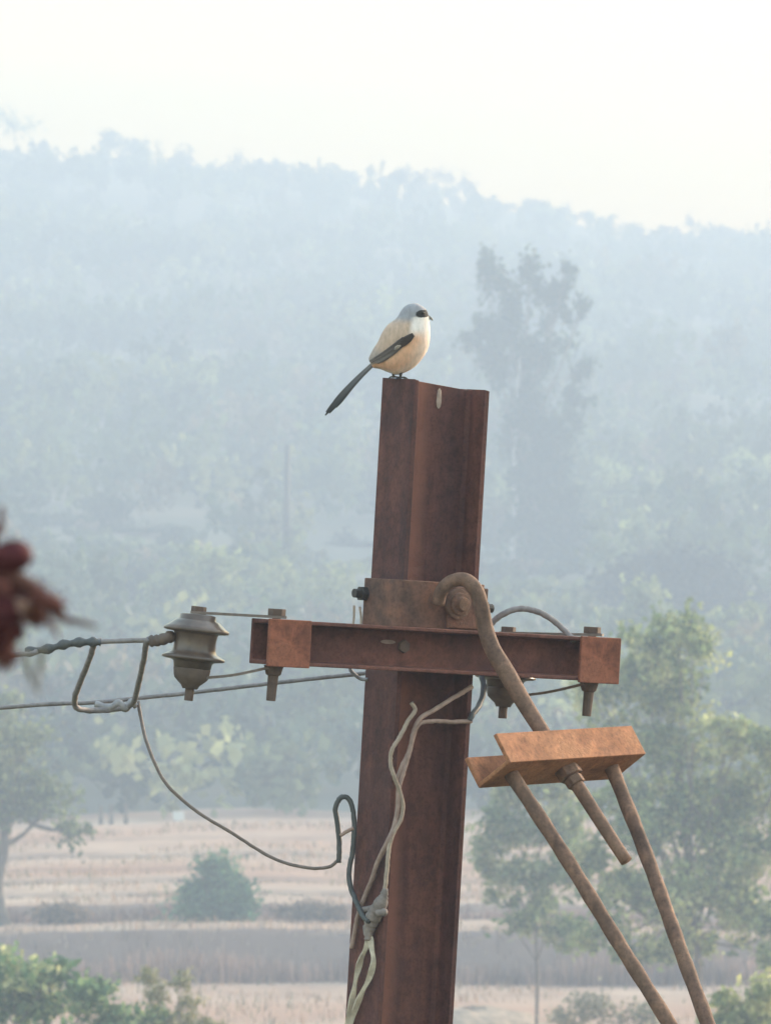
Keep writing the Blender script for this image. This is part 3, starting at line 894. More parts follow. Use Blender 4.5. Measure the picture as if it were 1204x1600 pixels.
# ------------------------------------------------------------------ stay tightener
stay = thing('stay_tightener', px(757, 985, 11.925), 'rusty guy-stay tightener with orange channel bracket hung from the pole clamp', 'stay tightener')
eb = pspline([(684, 944, 11.925), (689, 924, 11.918), (704, 909, 11.912), (726, 906, 11.91), (743, 922, 11.908), (752, 950, 11.91), (757, 978, 11.912), (768, 1012, 11.905),
              (788, 1046, 11.895), (812, 1088, 11.885), (838, 1130, 11.872), (890, 1210, 11.845), (935, 1280, 11.818), (978, 1346, 11.79)], 6)
rad = np.interp(np.arange(len(eb)), [0, 30, 50, 66, len(eb) - 1], [.0105, .0125, .0145, .0115, .010])
m = MB(); m.tube(eb, rad, 14); m.build('eye_bolt', M_ROD, stay, smooth=True)
s = 1 / 960.0
def vpx(x, y, d): return np.array([x * s, d * s, -y * s])
lv, wv, fv = vpx(215, -8, 242), vpx(-48, 41, 44), vpx(-22, -44, 17.5)
C0 = px(797, 1191, 11.70)
t = 7 * s
wu, fu = wv / np.linalg.norm(wv), fv / np.linalg.norm(fv)
poly = [C0, C0 + fv, C0 + fv + wu * t, C0 + fu * t + wu * t, C0 + wv + fu * t - wu * t, C0 + wv + fv - wu * t, C0 + wv + fv, C0 + wv]
m = MB(); m.extrude(poly, lv)
m.build('channel_bracket', M_BRACKET, stay, bev=.0016)['label'] = 'bright orange rusted channel bracket'
da = (eb[-1] - eb[-8]); da /= np.linalg.norm(da)
nc = C0 + wv * .5 + lv * .5
q = eb[np.argmin(np.linalg.norm(eb - nc, axis=1))]
m = MB(); hexprof(q + da * .002, da, .0215, .020, m); hexprof(q + da * .024, da, .0165, .014, m); m.build('nut', M_ROD, stay, bev=.0015)
meet = px(1196, 1850, 11.50)
for (a, xe, de) in ((C0 + wv * .5 + lv * .12, 1045, 11.59), (C0 + wv * .5 + lv * .86, 1105, 11.67)):
    e = px(xe, 1600, de)
    dirv = (meet - a); 
    P = spline([a - (e - a) * .03, a + (e - a) * .33 + vpx(3, 0, 0), a + (e - a) * .66 + vpx(1, 0, 0), e, meet], 8)
    m = MB(); m.tube(P, .0118 * (1 + .05 * np.sin(np.arange(len(P)) * 1.7)), 14); m.build('bow_leg', M_ROD, stay, smooth=True)
ax = meet - (C0 + (lv + wv) / 2); ax /= np.linalg.norm(ax)
m = MB(); m.lathe(meet - ax * .02, ax, [(0, .014), (.01, .026), (.05, .026), (.065, .012)], 16); m.build('thimble', M_ROD, stay, smooth=True)
tg = meet[2] / -ax[2]
end = meet + ax * (tg + .5)
m = MB(); m.tube([meet + ax * .03, end], .006, 10); sw = m.build('stay_wire', M_ADO, smooth=True)
tag(sw, 'galvanised stay wire running from the tightener down to the ground', 'wire')

# ------------------------------------------------------------------ shackle insulators with strap irons
def insulator(cx_, cy_, d, bolt_u, label, tilt, lower_dark=True):
    c = px(cx_, cy_, d)
    ax = np.array([math.sin(tilt), 0.02, math.cos(tilt)])
    ins = thing('shackle_insulator', c - ax * .07, label, 'insulator', 'shackle insulators on the crossarm')
    prof = [(.018, .026), (.020, .036), (.0225, .0365), (.024, .048), (.026, .0505), (.029, .049), (.036, .040), (.044, .0335), (.049, .0325)]
    # porcelain spool: lower skirt, waist, upper skirt
    full = [(-.034, .0295), (-.024, .031), (-.0215, .034), (-.0200, .046), (-.0185, .0505), (-.0155, .0505), (-.0125, .044), (-.008, .0365), (-.003, .0345), (.008, .0335), (.020, .0345), (.0235, .036),
            (.0245, .047), (.026, .0525), (.0295, .0525), (.034, .046), (.040, .0385), (.0435, .034), (.0445, .0295), (.052, .0285), (.0535, .022)]
    m = MB(); m.lathe(c, ax, full, 40); m.build('porcelain_body', M_PORC, ins, smooth=True)
    cup = [(-.066, .012), (-.060, .015), (-.056, .020), (-.050, .0265), (-.044, .0285), (-.036, .0295), (-.0335, .0298)]
    m = MB(); m.lathe(c, ax, cup, 28); m.build('cup', M_PORCD, ins, smooth=True)
    m = MB(); m.tube([c - ax * .085, c - ax * .062], .0072, 12); m.build('bolt_end', M_PIN, ins, bev=.001)
    m = MB(); hexprof(c + ax * .053, ax, .0125, .013, m); m.build('bolt_head', M_PIN, ins, bev=.001)
    # two strap irons to the crossarm pin
    for (w_arm, h_ins, sag) in ((H2 + .004, .056, .0), (-H2 - .003, -.050, -.004)):
        a = c + ax * h_ins; b_ = L(bolt_u, BOLT_V, w_arm)
        mid = (a + b_) / 2 + np.array([0, 0, sag])
        P = spline([a - (b_ - a) * .10, a, mid, b_, b_ + (b_ - a) * .13], 5)
        n_ = len(P); Vs, Fs = [], []
        sd = np.cross(b_ - a, [0, 0, 1.0]); sd /= np.linalg.norm(sd)
        for p in P:
            for (i, j) in ((-1, -1), (1, -1), (1, 1), (-1, 1)): Vs.append(p + sd * .0125 * i + np.array([0, 0, .0022 * j]))
        for i in range(n_ - 1):
            for j in range(4): Fs.append((i * 4 + j, i * 4 + (j + 1) % 4, (i + 1) * 4 + (j + 1) % 4, (i + 1) * 4 + j))
        Fs += [(3, 2, 1, 0), tuple((n_ - 1) * 4 + j for j in range(4))]
        m = MB(); m.add(Vs, Fs); m.build('strap', M_STRAP, ins)
    return ins, c, ax
d1 = L(UL + .032, BOLT_V, 0)[1]
d2 = L(UR - .042, BOLT_V, 0)[1]
insulator(304, 1012, d1, UL + .032, 'brown-grey porcelain insulator strapped to the left end of the crossarm', math.radians(6.5))
insulator(790, 1042, d2 + .02, UR - .042, 'porcelain insulator behind the crossarm, bolt ends showing right of the pole', math.radians(4))

# ------------------------------------------------------------------ wires
def wire(name, P, r, mat, label, n=8, parent=None):
    P = np.array(P); kr = np.random.default_rng(len(P) * 7 + 3); j = kr.normal(size=P.shape) * r * .05; j[0] = j[-1] = 0
    P = P + j; r = r * (1 + .03 * kr.normal(size=len(P)))
    m = MB(); m.tube(P, r, n)
    o = m.build(name, mat, parent, smooth=True)
    if label: tag(o, label, 'wire')
    return o
up = [px(-9000, 1300, d1 + 2.5), px(-3000, 1180, d1 + .8), px(-600, 1070, d1 + .12), px(0, 1025, d1), px(50, 1016, d1), px(140, 1004, d1), px(235, 1000, d1), px(272, 998, d1 - .01)]
upper = wire('line_conductor', spline(up, 10), .0041, M_ALU, 'upper grey line wire ending at the left insulator')
P = pspline([(232, 1002, d1 - .002), (250, 1000, d1 - .003), (272, 993, d1 - .012)], 6)
m = MB(); m.tube(P, [.006] + list(.0095 + .0012 * np.sin(np.arange(len(P) - 2) * 2.2)) + [.007], 10); m.build('wrap_grip', M_PORCD, upper, smooth=True)
P = pspline([(40, 1019, d1 - .002), (75, 1014, d1 - .003), (105, 1006, d1 - .003), (135, 1003, d1 - .003), (158, 1004, d1 - .002)], 6)
m = MB(); m.tube(P, .0068 + .0022 * np.sin(np.arange(len(P)) * 1.3), 9); m.build('binding', M_DARKW, upper, smooth=True)
dl = 12.17
lo = [px(-9000, 1420, dl + 2.5), px(-3000, 1290, dl + .8), px(-600, 1160, dl + .1), px(0, 1106, dl), px(150, 1097, dl), px(300, 1082, dl - .005), px(430, 1067, dl - .01), px(560, 1053, dl - .015),
      px(680, 1042, dl - .02), px(760, 1036, d2 + .03)]
wire('line_conductor', spline(lo, 10), .0035, M_ALU, 'lower grey line wire passing behind the rusty pole')
loop = pspline([(160, 1001, d1 + .004), (148, 1006, d1 + .01), (140, 1030, d1 + .06), (124, 1070, d1 + .2), (117, 1094, d1 + .34), (122, 1107, dl - .06), (150, 1110, dl - .02), (185, 1107, dl - .012), (208, 1098, dl - .03),
                (216, 1070, d1 + .25), (224, 1035, d1 + .1), (229, 1006, d1 + .006), (233, 998, d1 - .006)], 7)
lp = wire('jumper_loop', loop, .0050, M_ALU, 'bent grey wire loop linking the upper and lower line wires')
P = pspline([(150, 1100, dl - .004), (172, 1106, dl - .012), (186, 1098, dl - .012), (196, 1108, dl - .012), (206, 1096, dl - .008), (214, 1104, dl - .01)], 6)
m = MB(); m.tube(P, .0058, 9); m.build('twisted_tie', M_ADO, lp, smooth=True)

def front(x, y):
    axx = 657 - (y - 1015) * .058
    xr = (x - axx) / 960.0
    return float(np.interp(xr, [-.0877, -.0353, .0877], [11.99, 11.918, 12.007])) - .011
def fr(L_, off=0): return [(x, y, front(x, y) + off) for (x, y) in L_]

wire('service_wire', pspline([(216, 1096, dl - .01), (221, 1125, dl - .02), (231, 1165, 12.12), (258, 1222, 12.09), (305, 1266, 12.07), (360, 1300, 12.05), (425, 1340, 12.03), (475, 1355, 12.0), (512, 1355, 11.985), (528, 1344, 11.98)], 8),
       .0028, M_STRAP, 'thin brown-grey wire sagging from the wire loop to the side of the pole')
wire('hook_cable', pspline([(529, 1348, 11.978), (530, 1318, 11.978), (527, 1285, 11.978), (524, 1262, 11.976), (533, 1246, 11.975), (545, 1249, 11.974), (552, 1270, 11.972), (553, 1300, 11.97), (550, 1335, 11.97), (545, 1362, 11.968),
                            (548, 1388, 11.962), (556, 1408, 11.95), (566, 1430, 11.93), (576, 1440, 11.915)], 7), .0043, M_DARKW, 'dark cable bent into an upside-down hook on the left side of the pole')
wire('hook_tie', pspline([(532, 1306, 11.973), (540, 1300, 11.972), (552, 1294, 11.965)], 5), .003, M_PINKW, 'short pinkish tie wire crossing inside the dark cable hook')
wire('service_wire', pspline(fr([(737, 1073), (712, 1088), (680, 1108), (655, 1124), (645, 1146), (640, 1172), (630, 1206), (623, 1232), (621, 1262), (616, 1290), (606, 1314), (592, 1342), (580, 1376), (571, 1398), (560, 1428), (554, 1456), (549, 1482)]), 7),
     .0040, M_PINKW, 'pinkish wire running down the pole face from the upper right to the left edge')
wire('service_wire', pspline(fr([(642, 1098), (648, 1110), (636, 1128), (624, 1152), (612, 1172), (610, 1194), (616, 1214), (624, 1236), (629, 1258), (626, 1280), (616, 1298), (608, 1322), (605, 1352), (602, 1380), (600, 1398)], -.003), 7),
     .0037, M_PALEW, 'beige wire twisted round the pinkish one down the pole face')
wire('service_wire', pspline(fr([(736, 1127), (705, 1128), (676, 1127), (654, 1132), (644, 1156), (636, 1180), (628, 1196), (618, 1222)], .002), 7),
     .0036, M_PINKW, 'short pinkish wire crossing level below the crossarm into the twisted pair')
wire('cable_tail', pspline([(752, 1054, 12.09), (755, 1078, 12.06), (748, 1102, 12.03), (738, 1116, 12.0), (733, 1126, 11.995)], 7), .0048, M_DARKW, 'short grey cable curling under the crossarm at the right edge of the pole')
wire('arch_wire', pspline([(752, 1000, 12.10), (764, 978, 12.10), (785, 960, 12.10), (812, 951, 12.11), (842, 957, 12.115), (868, 973, 12.118), (888, 992, 12.11), (896, 1002, 12.10)], 7), .0052, M_ALU, 'arched grey wire rising over the right half of the crossarm')
for (a, b_, lab) in ((( 553, 946), (548, 990), 'left of two fine pale wires hanging from the clamp bolt'), ((562, 948), (562, 990), 'right of two fine pale wires hanging from the clamp bolt')):
    wire('tie_wire', pspline([(a[0], a[1], 11.985), ((a[0] + b_[0]) / 2 + 2, (a[1] + b_[1]) / 2, 11.985), (b_[0], b_[1], 11.985)], 5), .0018, M_PALEW, lab)
wire('wire_stub', pspline([(545, 1040, 11.985), (550, 1050, 11.985), (562, 1060, 11.99), (575, 1062, 11.985)], 5), .003, M_ADO, 'tiny grey wire stub under the crossarm at the left edge of the pole')

# taped joint and pale strip
rng = np.random.default_rng(8)
P = pspline(fr([(602, 1388), (598, 1404), (590, 1420), (582, 1436), (576, 1452), (575, 1470)], -.004), 6)
m = MB(); rr_ = np.interp(np.linspace(0, 1, len(P)), [0, .25, .55, .8, 1], [.005, .010, .0125, .010, .005]) * (1 + .10 * rng.normal(size=len(P)))
m.tube(P, rr_, 14)
P2 = pspline(fr([(604, 1424), (592, 1426), (578, 1420), (564, 1424)], -.008), 5); m.tube(P2, .0062 * (1 + .15 * rng.normal(size=len(P2))), 10)
tag(m.build('taped_joint', M_TAPE, smooth=True), 'grey-green taped wire joint on the pole face', 'wire joint')
def ribbon(L_, w, th, name, mat, lab):
    P = pspline(fr(L_, -.002), 7); n_ = len(P)
    T = np.gradient(P, axis=0); T /= np.linalg.norm(T, axis=1)[:, None]
    Vs, Fs = [], []
    for i, p in enumerate(P):
        a = .5 * math.sin(i * .33)
        sd = np.cross(T[i], [0, 1.0, 0]); sd /= np.linalg.norm(sd); nn_ = np.cross(T[i], sd)
        s2 = sd * math.cos(a) + nn_ * math.sin(a); n2 = np.cross(T[i], s2)
        ww = w * (.75 + .4 * math.sin(i * .21 + 1) ** 2)
        for (x, y) in ((-1, -1), (1, -1), (1, 1), (-1, 1)): Vs.append(p + s2 * ww * x + n2 * th * y)
    for i in range(n_ - 1):
        for j in range(4): Fs.append((i * 4 + j, i * 4 + (j + 1) % 4, (i + 1) * 4 + (j + 1) % 4, (i + 1) * 4 + j))
    Fs += [(3, 2, 1, 0), tuple((n_ - 1) * 4 + j for j in range(4))]
    m = MB(); m.add(Vs, Fs); o = m.build(name, mat, smooth=False); tag(o, lab, 'plastic strip')
ribbon([(577, 1462), (572, 1480), (564, 1498), (558, 1520), (553, 1546), (547, 1576), (541, 1606), (533, 1660)], .0045, .0014, 'plastic_strip', M_STRIP, 'left strand of pale yellow plastic strip hanging below the taped joint')
ribbon([(578, 1464), (581, 1484), (583, 1504), (576, 1530), (565, 1552), (556, 1574), (547, 1606), (538, 1660)], .0045, .0014, 'plastic_strip', M_STRIP, 'right bulging strand of pale yellow plastic strip below the taped joint')

# ------------------------------------------------------------------ the bird
BD = 11.955
def bp(x, y, dd=0.0): return px(x, y, BD + dd)
foot_y = 592.5
bird = thing('shrike', bp(619, foot_y), 'buff and grey bird with black eye mask and long tail on the pole top', 'bird')
rings = [((577.5, 566), (583, 575), 5), ((576, 559), (594, 577), 10), ((583, 545), (607, 582), 18), ((590, 534), (622, 585.5), 24), ((597, 519), (644, 576), 28), ((605, 508), (660, 560), 29.5),
         ((612, 502.5), (669, 543), 28.5), ((617, 499), (671.5, 526), 26), ((621, 494.5), (671.5, 513), 22.5), ((624.5, 488.5), (670.5, 502.5), 20), ((628.5, 482.5), (669.5, 494), 18.5), ((633, 478), (667.5, 487), 16), ((638.5, 475), (663, 480.8), 12), ((645, 473.6), (656.5, 476.5), 6.5), ((649.5, 473.2), (651.5, 473.9), 1.2)]
R = np.array([[a[0], a[1], b[0], b[1], w] for a, b, w in rings], float)
NR, NS = 120, 72
tt = np.linspace(0, len(R) - 1, NR)
Rs = spline(R, 20); Rs = Rs[np.clip(np.round(np.linspace(0, len(Rs) - 1, NR)).astype(int), 0, len(Rs) - 1)]
Vb, Cb, PX = [], [], []
for i in range(NR):
    ax_, ay_, bx_, by_, w_ = Rs[i]
    cx_, cy_ = (ax_ + bx_) / 2, (ay_ + by_) / 2
    for j in range(NS):
        q = 2 * math.pi * j / NS
        cs, sn = math.cos(q), math.sin(q)
        x = cx_ + (bx_ - ax_) / 2 * cs; y = cy_ + (by_ - ay_) / 2 * cs
        Vb.append(bp(x, y, w_ * sn / 960.0)); PX.append((x, y, sn, i / NR, cs))
def sstep(a, b, x): return np.clip((x - a) / (b - a), 0, 1) ** 2 * (3 - 2 * np.clip((x - a) / (b - a), 0, 1))
PXa = np.array(PX)
x, y, sn, tr, cs = PXa.T
grey = np.array([.35, .33, .36]); fawn = np.array([.60, .41, .31]); buff = np.array([.93, .52, .34]); white = np.array([.95, .82, .77]); black = np.array([.022, .018, .018]); flank = np.array([.80, .44, .29])
col = np.tile(grey, (len(x), 1))
back = sstep(494, 508, y - (x - 630) * .1)
col = col * (1 - back[:, None]) + fawn * back[:, None]
rump = sstep(538, 556, y - (x - 590) * .5) * (x < 606)
col = col * (1 - .6 * rump[:, None]) + np.array([.30, .27, .27]) * .6 * rump[:, None]
under = sstep(-.10, .22, cs)                      # ventral side
und = buff * (1 - sstep(.3, .9, cs))[:, None] + (white * .65 + buff * .35) * sstep(.3, .9, cs)[:, None]
low = sstep(545, 575, y)[:, None] * (1 - sstep(.55, .95, cs))[:, None]
und = und * (1 - low) + flank * low
body_part = sstep(492, 507, y)[:, None] * under[:, None]
col = col * (1 - body_part) + und * body_part
throat = (sstep(493.5, 496.5, y + (x - 655) * .05) * (1 - sstep(512, 532, y)) * sstep(640, 650, x + (y - 495) * .2))[:, None]
col = col * (1 - throat) + white * throat
mask = sstep(0, .22, 1 - (np.abs(x - 661) / 12.0) ** 2.6 - (np.abs(y - 490 - (662 - x) * .08) / 6.2) ** 2.4)[:, None] * (np.abs(sn) > .12)[:, None]
col = col * (1 - mask) + black * mask
Fb = []
for i in range(NR - 1):
    for j in range(NS):
        j2 = (j + 1) % NS
        Fb.append((i * NS + j, i * NS + j2, (i + 1) * NS + j2, (i + 1) * NS + j))
Fb.append(tuple(range(NS))[::-1]); Fb.append(tuple((NR - 1) * NS + j for j in range(NS)))
body = mesh_obj('body', Vb, Fb, M_BIRD, bird, smooth=True, color=col)

def body_w(xx, yy):
    """half width of the body at a side point"""
    best, val = 1e9, 0
    for ax_, ay_, bx_, by_, w_ in Rs:
        c = np.array([(ax_ + bx_) / 2, (ay_ + by_) / 2]); h = np.array([(bx_ - ax_) / 2, (by_ - ay_) / 2]); hl = np.linalg.norm(h) + 1e-6
        p = np.array([xx, yy]) - c; k_ = (p @ h) / hl ** 2; off = abs(p[0] * h[1] - p[1] * h[0]) / hl
        if off < best and abs(k_) < 1: best, val = off, w_ * math.sqrt(max(0, 1 - k_ * k_))
    return val

def feather(mb, cols, P, wid, th, side, c0, c1):
    """blade along px points P with half-widths wid (px); lies on the body side"""
    n_ = len(P); base = mb.n; Vs, Fs = [], []
    for i, (fx, fy, off) in enumerate(P):
        t0 = np.array(P[min(i + 1, n_ - 1)][:2]) - np.array(P[max(i - 1, 0)][:2]); t0 = t0 / np.linalg.norm(t0); nrm = np.array([-t0[1], t0[0]])
        for e in (-1, -.5, 0, .5, 1):
            q = np.array([fx, fy]) + nrm * wid[i] * e
            dep = off + th * (1 - e * e)
            Vs.append(bp(q[0], q[1], side * dep / 960.0))
            f = i / (n_ - 1)
            cc = np.array(c0) * (1 - f) + np.array(c1) * f
            cols.append(cc * (2.1 if e == 1 else 1.25 if e == -1 else 1.0))
    for i in range(n_ - 1):
        for j in range(4): Fs.append((i * 5 + j, i * 5 + j + 1, (i + 1) * 5 + j + 1, (i + 1) * 5 + j))
    mb.add(Vs, Fs)

for side in (-1, 1):
    m = MB(); cols = []
    # long flight feathers from the bend of the wing to above the tail base, then darker coverts
    for kf in range(7):
        o_ = kf - 3
        sx, sy = 632 + o_ * .8, 531 + o_ * 1.2
        ex, ey = 577 + max(0, kf - 2) * 3.2, 566.5 + o_ * .9 - max(0, kf - 4) * .5
        P = []
        for f in np.linspace(0, 1, 9):
            fx, fy = sx + (ex - sx) * f, sy + (ey - sy) * f + 2.5 * math.sin(f * 3.14)
            P.append((fx, fy, max(body_w(fx, fy), 4.5) + 1.2 + .35 * (7 - kf)))
        feather(m, cols, P, [1.4, 2.0, 2.2, 2.3, 2.3, 2.2, 2.0, 1.6, .7], .8, side, (.045 + .008 * kf, .030 + .007 * kf, .027 + .007 * kf), (.17 + .05 * (kf % 3), .135 + .045 * (kf % 3), .13 + .045 * (kf % 3)))
    for kf in range(5):
        o_ = kf - 2
        sx, sy = 647 - abs(o_) * 1.2, 524.5 + o_ * 1.8
        ex, ey = 621 + o_ * 1.0, 538.5 + o_ * 2.3
        P = []
        for f in np.linspace(0, 1, 7):
            fx, fy = sx + (ex - sx) * f, sy + (ey - sy) * f + 1.2 * math.sin(f * 3.14)
            P.append((fx, fy, body_w(fx, fy) + 3.2 - .2 * kf))
        feather(m, cols, P, [.8, 2.1, 2.5, 2.6, 2.4, 2.0, .8], .8, side, (.040, .022, .019), (.048, .028, .025))
    P = [(fx, fy, body_w(fx, fy) + 4.2) for fx, fy in ((626, 540), (622, 541.5), (618.5, 544), (616, 547))]
    feather(m, cols, P, [.9, 2.6, 2.8, .9], .5, side, (.36, .29, .24), (.20, .16, .14))
    mesh_obj('wing', np.vstack(m.V), m.F, M_FEATHER, bird, smooth=True, color=np.array(cols))

for kf, (ox, length, dd) in enumerate(((0, 1.0, 0), (2.2, .94, 3), (-2.2, .96, -3), (3.6, .82, 5), (-3.4, .85, -5))):
    m = MB(); cols = []
    P = []
    for f in np.linspace(0, 1, 10):
        fx = 586 + (508 - 586) * f * length + ox * (.25 + .55 * f); fy = 566 + (649 - 566) * f * length + ox * (.25 + .55 * f) - 3.5 * math.sin(f * 3.14)
        P.append((fx, fy, dd - .6 * kf))
    feather(m, cols, P, [2.4, 2.2, 2.1, 2.1, 2.2, 2.3, 2.5, 2.7, 2.5, 1.0], .5, -1, (.13, .12, .125), (.014, .013, .015))
    mesh_obj('tail_feather', np.vstack(m.V), m.F, M_FEATHER, bird, smooth=True, color=np.clip(np.array(cols), 0, 1))

m = MB(); P = np.array([bp(665, 494.5), bp(670, 496), bp(673.8, 498), bp(675.6, 501)]); m.tube(P, np.array([4.0, 3.0, 1.9, .5]) / 960, 12); m.build('beak', M_BEAK, bird, smooth=True)
for side in (-1, 1):
    m = MB(); e = bp(660.5, 489.5, side * 14.6 / 960)
    for_ = [(-.0022, .0003), (-.0018, .0013), (-.001, .0020), (0, .0023), (.001, .0020), (.0018, .0013), (.0022, .0003)]
    m.lathe(e, (0, 1, 0), for_, 14); m.build('eye', M_EYE, bird, smooth=True)
# legs and toes on the flange edge
for (fx, dd) in ((614, .004), (625, -.006)):
    m = MB()
    yt = foot_y + (fx - 619) * .06
    ground_p = bp(fx, yt, dd)
    m.tube(spline([bp(fx + 2, 572, dd), bp(fx + 1, 583, dd), ground_p + [0, 0, .0035]], 4), np.linspace(4.0, 1.7, 9) / 960, 8)
    for (tx, ty, td) in ((13, .5, .004), (14, 1, -.003), (9, .5, -.010), (-8, .3, 0)):
        m.tube(spline([ground_p + [0, 0, .0035], px(fx + tx * .55, yt - 3, BD + dd + td * .6), px(fx + tx, yt + ty, BD + dd + td)], 4), np.linspace(1.6, .7, 9) / 960, 7)
    m.build('leg', M_LEG, bird, smooth=True)

# ------------------------------------------------------------------ blurred flowering twig close to the camera
TD = 3.3
TS = TD / 5.0
tb = np.array([px(-330, 1000, TD)[0] - .25, TD, 0.0])
tw = thing('flowering_plant', tb, 'blurred twig with dark red round bud and withered reddish flower at left edge', 'plant')
m = MB()
P = spline([tb + [0, 0, -.1], tb + [.03, .02, 3], tb + [-.02, .0, 6.2], px(-420, 1120, TD), px(-180, 960, TD), px(-40, 905, TD), px(20, 905, TD), px(70, 935, TD), px(92, 955, TD)], 8)
m.tube(P, np.interp(np.arange(len(P)), [0, 20, 40, len(P) - 1], [.022, .012, .005, .0028]), 9)
m.tube(pspline([(-30, 905, TD), (-10, 880, TD), (8, 868, TD)], 5), .0026, 8)
m.tube(pspline([(90, 955, TD), (100, 968, TD), (125, 972, TD), (152, 980, TD)], 5), np.linspace(.0022, .0009, 16), 7)
m.tube(pspline([(0, 835, TD), (2, 815, TD), (3, 790, TD)], 5), np.linspace(.002, .001, 11), 6)
m.build('stem', M_TWIG, tw, smooth=True)
m = MB(); m.lathe(px(-4, 874, TD), (.98, 0, .2), [(h_ * TS, r_ * TS) for h_, r_ in [(0, .004), (.003, .0085), (.008, .0108), (.014, .0112), (.019, .0095), (.0225, .006), (.0245, .001)]], 22); m.build('bud', M_BUD, tw, smooth=True)
m = MB(); m.lathe(px(-40, 850, TD), (.7, 0, .7), [(h_ * TS, r_ * TS) for h_, r_ in [(0, .004), (.004, .009), (.010, .0105), (.016, .008), (.020, .002)]], 18); m.build('bud', M_BUD, tw, smooth=True)
rng = np.random.default_rng(15)
def petal(pts, w, c0, c1, name='petal', td=0.0):
    P = spline([px(x, y, TD + td + rng.normal() * .006) for x, y in pts], 6); n_ = len(P)
    T = np.gradient(P, axis=0); T /= np.linalg.norm(T, axis=1)[:, None]
    Vs, Fs, cc = [], [], []
    for i, p in enumerate(P):
        f = i / (n_ - 1); sd = np.cross(T[i], [0.2, 1.0, .1]); sd /= np.linalg.norm(sd); nn_ = np.cross(T[i], sd)
        ww = w * TS * (math.sin(min(1, f * 1.15 + .12) * 2.9) ** .7 + .08)
        for e in (-1, -.5, 0, .5, 1):
            Vs.append(p + sd * ww * e + nn_ * ww * .55 * (e * e)); cc.append(np.array(c0) * (1 - f) + np.array(c1) * f)
    for i in range(n_ - 1):
        for j in range(4): Fs.append((i * 5 + j, i * 5 + j + 1, (i + 1) * 5 + j + 1, (i + 1) * 5 + j))
    o = mesh_obj(name, Vs, Fs, M_PETAL, tw, smooth=True, color=np.array(cc))
    so = o.modifiers.new('thick', 'SOLIDIFY'); so.thickness = .0006
dk, md, ltp = (.15, .022, .026), (.24, .09, .065), (.46, .30, .25)
M_TUFT = simple('dark_red_tuft', (.085, .014, .018), .85, var=.4, scale=220, bmp=.5, bdist=.001)
M_TUFTB = simple('brownish_red_tuft', (.15, .05, .042), .85, var=.4, scale=220, bmp=.5, bdist=.001)
def tuft(x, y, rx, ry, rot, mat, hairs=150):
    """rounded fuzzy flower head: lumpy core bristling with short filaments"""
    k = TD / F_PX; c = px(x, y, TD + rng.normal() * .004)
    ca, sa = math.cos(rot), math.sin(rot)
    A = np.array([ca, 0, -sa]) * rx * k; B = np.array([sa, 0, ca]) * ry * k; Dd = np.array([0, 1.0, 0]) * min(rx, ry) * k
    m = MB(); nu, nv = 18, 11; Vs, Fs = [], []
    for a in range(nv + 1):
        p = math.pi * a / nv
        for b in range(nu):
            q = 2 * math.pi * b / nu; rr_ = 1 + .10 * math.sin(3 * q + x) * math.sin(2 * p + y) + .05 * rng.normal() * math.sin(p)
            Vs.append(c + rr_ * (math.cos(p) * A + math.sin(p) * math.cos(q) * B + math.sin(p) * math.sin(q) * Dd))
    for a in range(nv):
        for b in range(nu): Fs.append((a * nu + b, a * nu + (b + 1) % nu, (a + 1) * nu + (b + 1) % nu, (a + 1) * nu + b))
    m.add(Vs, Fs)
    o = m.build('flower_head', mat, tw, smooth=True)
    h = MB()
    for _ in range(hairs):
        d = rng.normal(size=3); d /= np.linalg.norm(d)
        e = d[0] * A + d[1] * Dd + d[2] * B
        h.tube([c + e * .92, c + e * rng.uniform(1.2, 1.7) + rng.normal(size=3) * rx * k * .14], [.00035, .0002], 4)
    f = h.build('filament_fringe', mat, o); f['kind'] = 'stuff'
tuft(-6, 958, 34, 30, .3, M_TUFT)
tuft(-20, 1000, 34, 26, -.5, M_TUFT)
tuft(18, 985, 15, 24, .2, M_TUFT)
tuft(30, 912, 34, 13, .45, M_TUFTB)
tuft(74, 940, 26, 15, .5, M_TUFTB)
tuft(-14, 915, 30, 16, .3, M_TUFTB)
tuft(52, 962, 15, 10, .9, M_TUFTB)
tuft(20, 940, 22, 14, .2, M_TUFT)
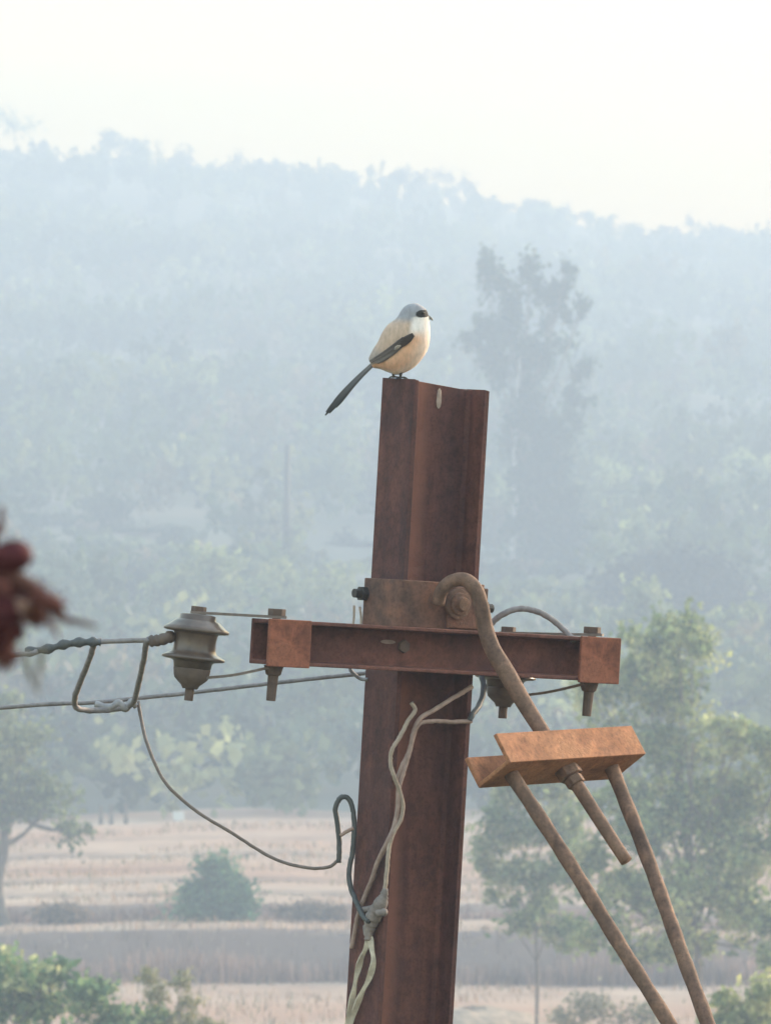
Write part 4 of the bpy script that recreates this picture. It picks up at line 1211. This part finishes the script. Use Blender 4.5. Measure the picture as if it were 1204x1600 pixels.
tuft(8, 1022, 16, 20, .1, M_TUFTB)
tuft(-2, 872, 40, 24, .1, M_TUFT, 60)
petal([(5, 935), (25, 955), (45, 972)], .004, ltp, md)
petal([(20, 940), (40, 948), (52, 958)], .004, ltp, md)
petal([(30, 930), (60, 955), (88, 985), (92, 1000)], .0025, md, dk)
petal([(8, 1000), (8, 1020), (10, 1042)], .0028, (.25, .2, .18), (.3, .28, .26), 'dried_petal')
petal([(38, 1010), (46, 1050), (62, 1085)], .0024, (.3, .27, .25), (.28, .26, .25), 'dried_petal')
petal([(68, 1005), (64, 1040), (60, 1075)], .0022, (.3, .27, .25), (.3, .28, .27), 'dried_petal')
# leaves further down the stem, outside the photograph's frame
for q in range(10):
    t0 = tb + np.array([0, 0, 3.0 + .32 * q]); s_ = 1 if q % 2 else -1
    Vl = [t0, t0 + [s_ * .05, .03, .05], t0 + [s_ * .15, .02, .03], t0 + [s_ * .05, -.03, .03]]
    o = mesh_obj('leaf', Vl, [(0, 1, 2), (0, 2, 3)], M_LEAF, tw, color=np.tile(np.array((.07, .11, .04)), (4, 1)))

# ------------------------------------------------------------------ haze
hm = bpy.data.materials.new('valley_haze'); hm.use_nodes = True
nt = hm.node_tree
for n_ in list(nt.nodes):
    if n_.type != 'OUTPUT_MATERIAL': nt.nodes.remove(n_)
pv = nt.nodes.new('ShaderNodeVolumePrincipled')
pv.inputs['Color'].default_value = HAZE_COLOR
pv.inputs['Density'].default_value = HAZE_DENSITY
pv.inputs['Anisotropy'].default_value = 0.25
nt.links.new(pv.outputs['Volume'], [n_ for n_ in nt.nodes if n_.type == 'OUTPUT_MATERIAL'][0].inputs['Volume'])
x0, x1, y0, y1, z0, z1 = -700, 700, -250, 968, -75, 76
c = np.array([(x0 + x1) / 2, (y0 + y1) / 2, (z0 + z1) / 2])
m = MB(); m.box(c, ((x1 - x0) / 2, 0, 0), (0, (y1 - y0) / 2, 0), (0, 0, (z1 - z0) / 2))
tag(m.build('haze', hm), 'pale blue-grey evening haze filling the valley', kind='stuff')
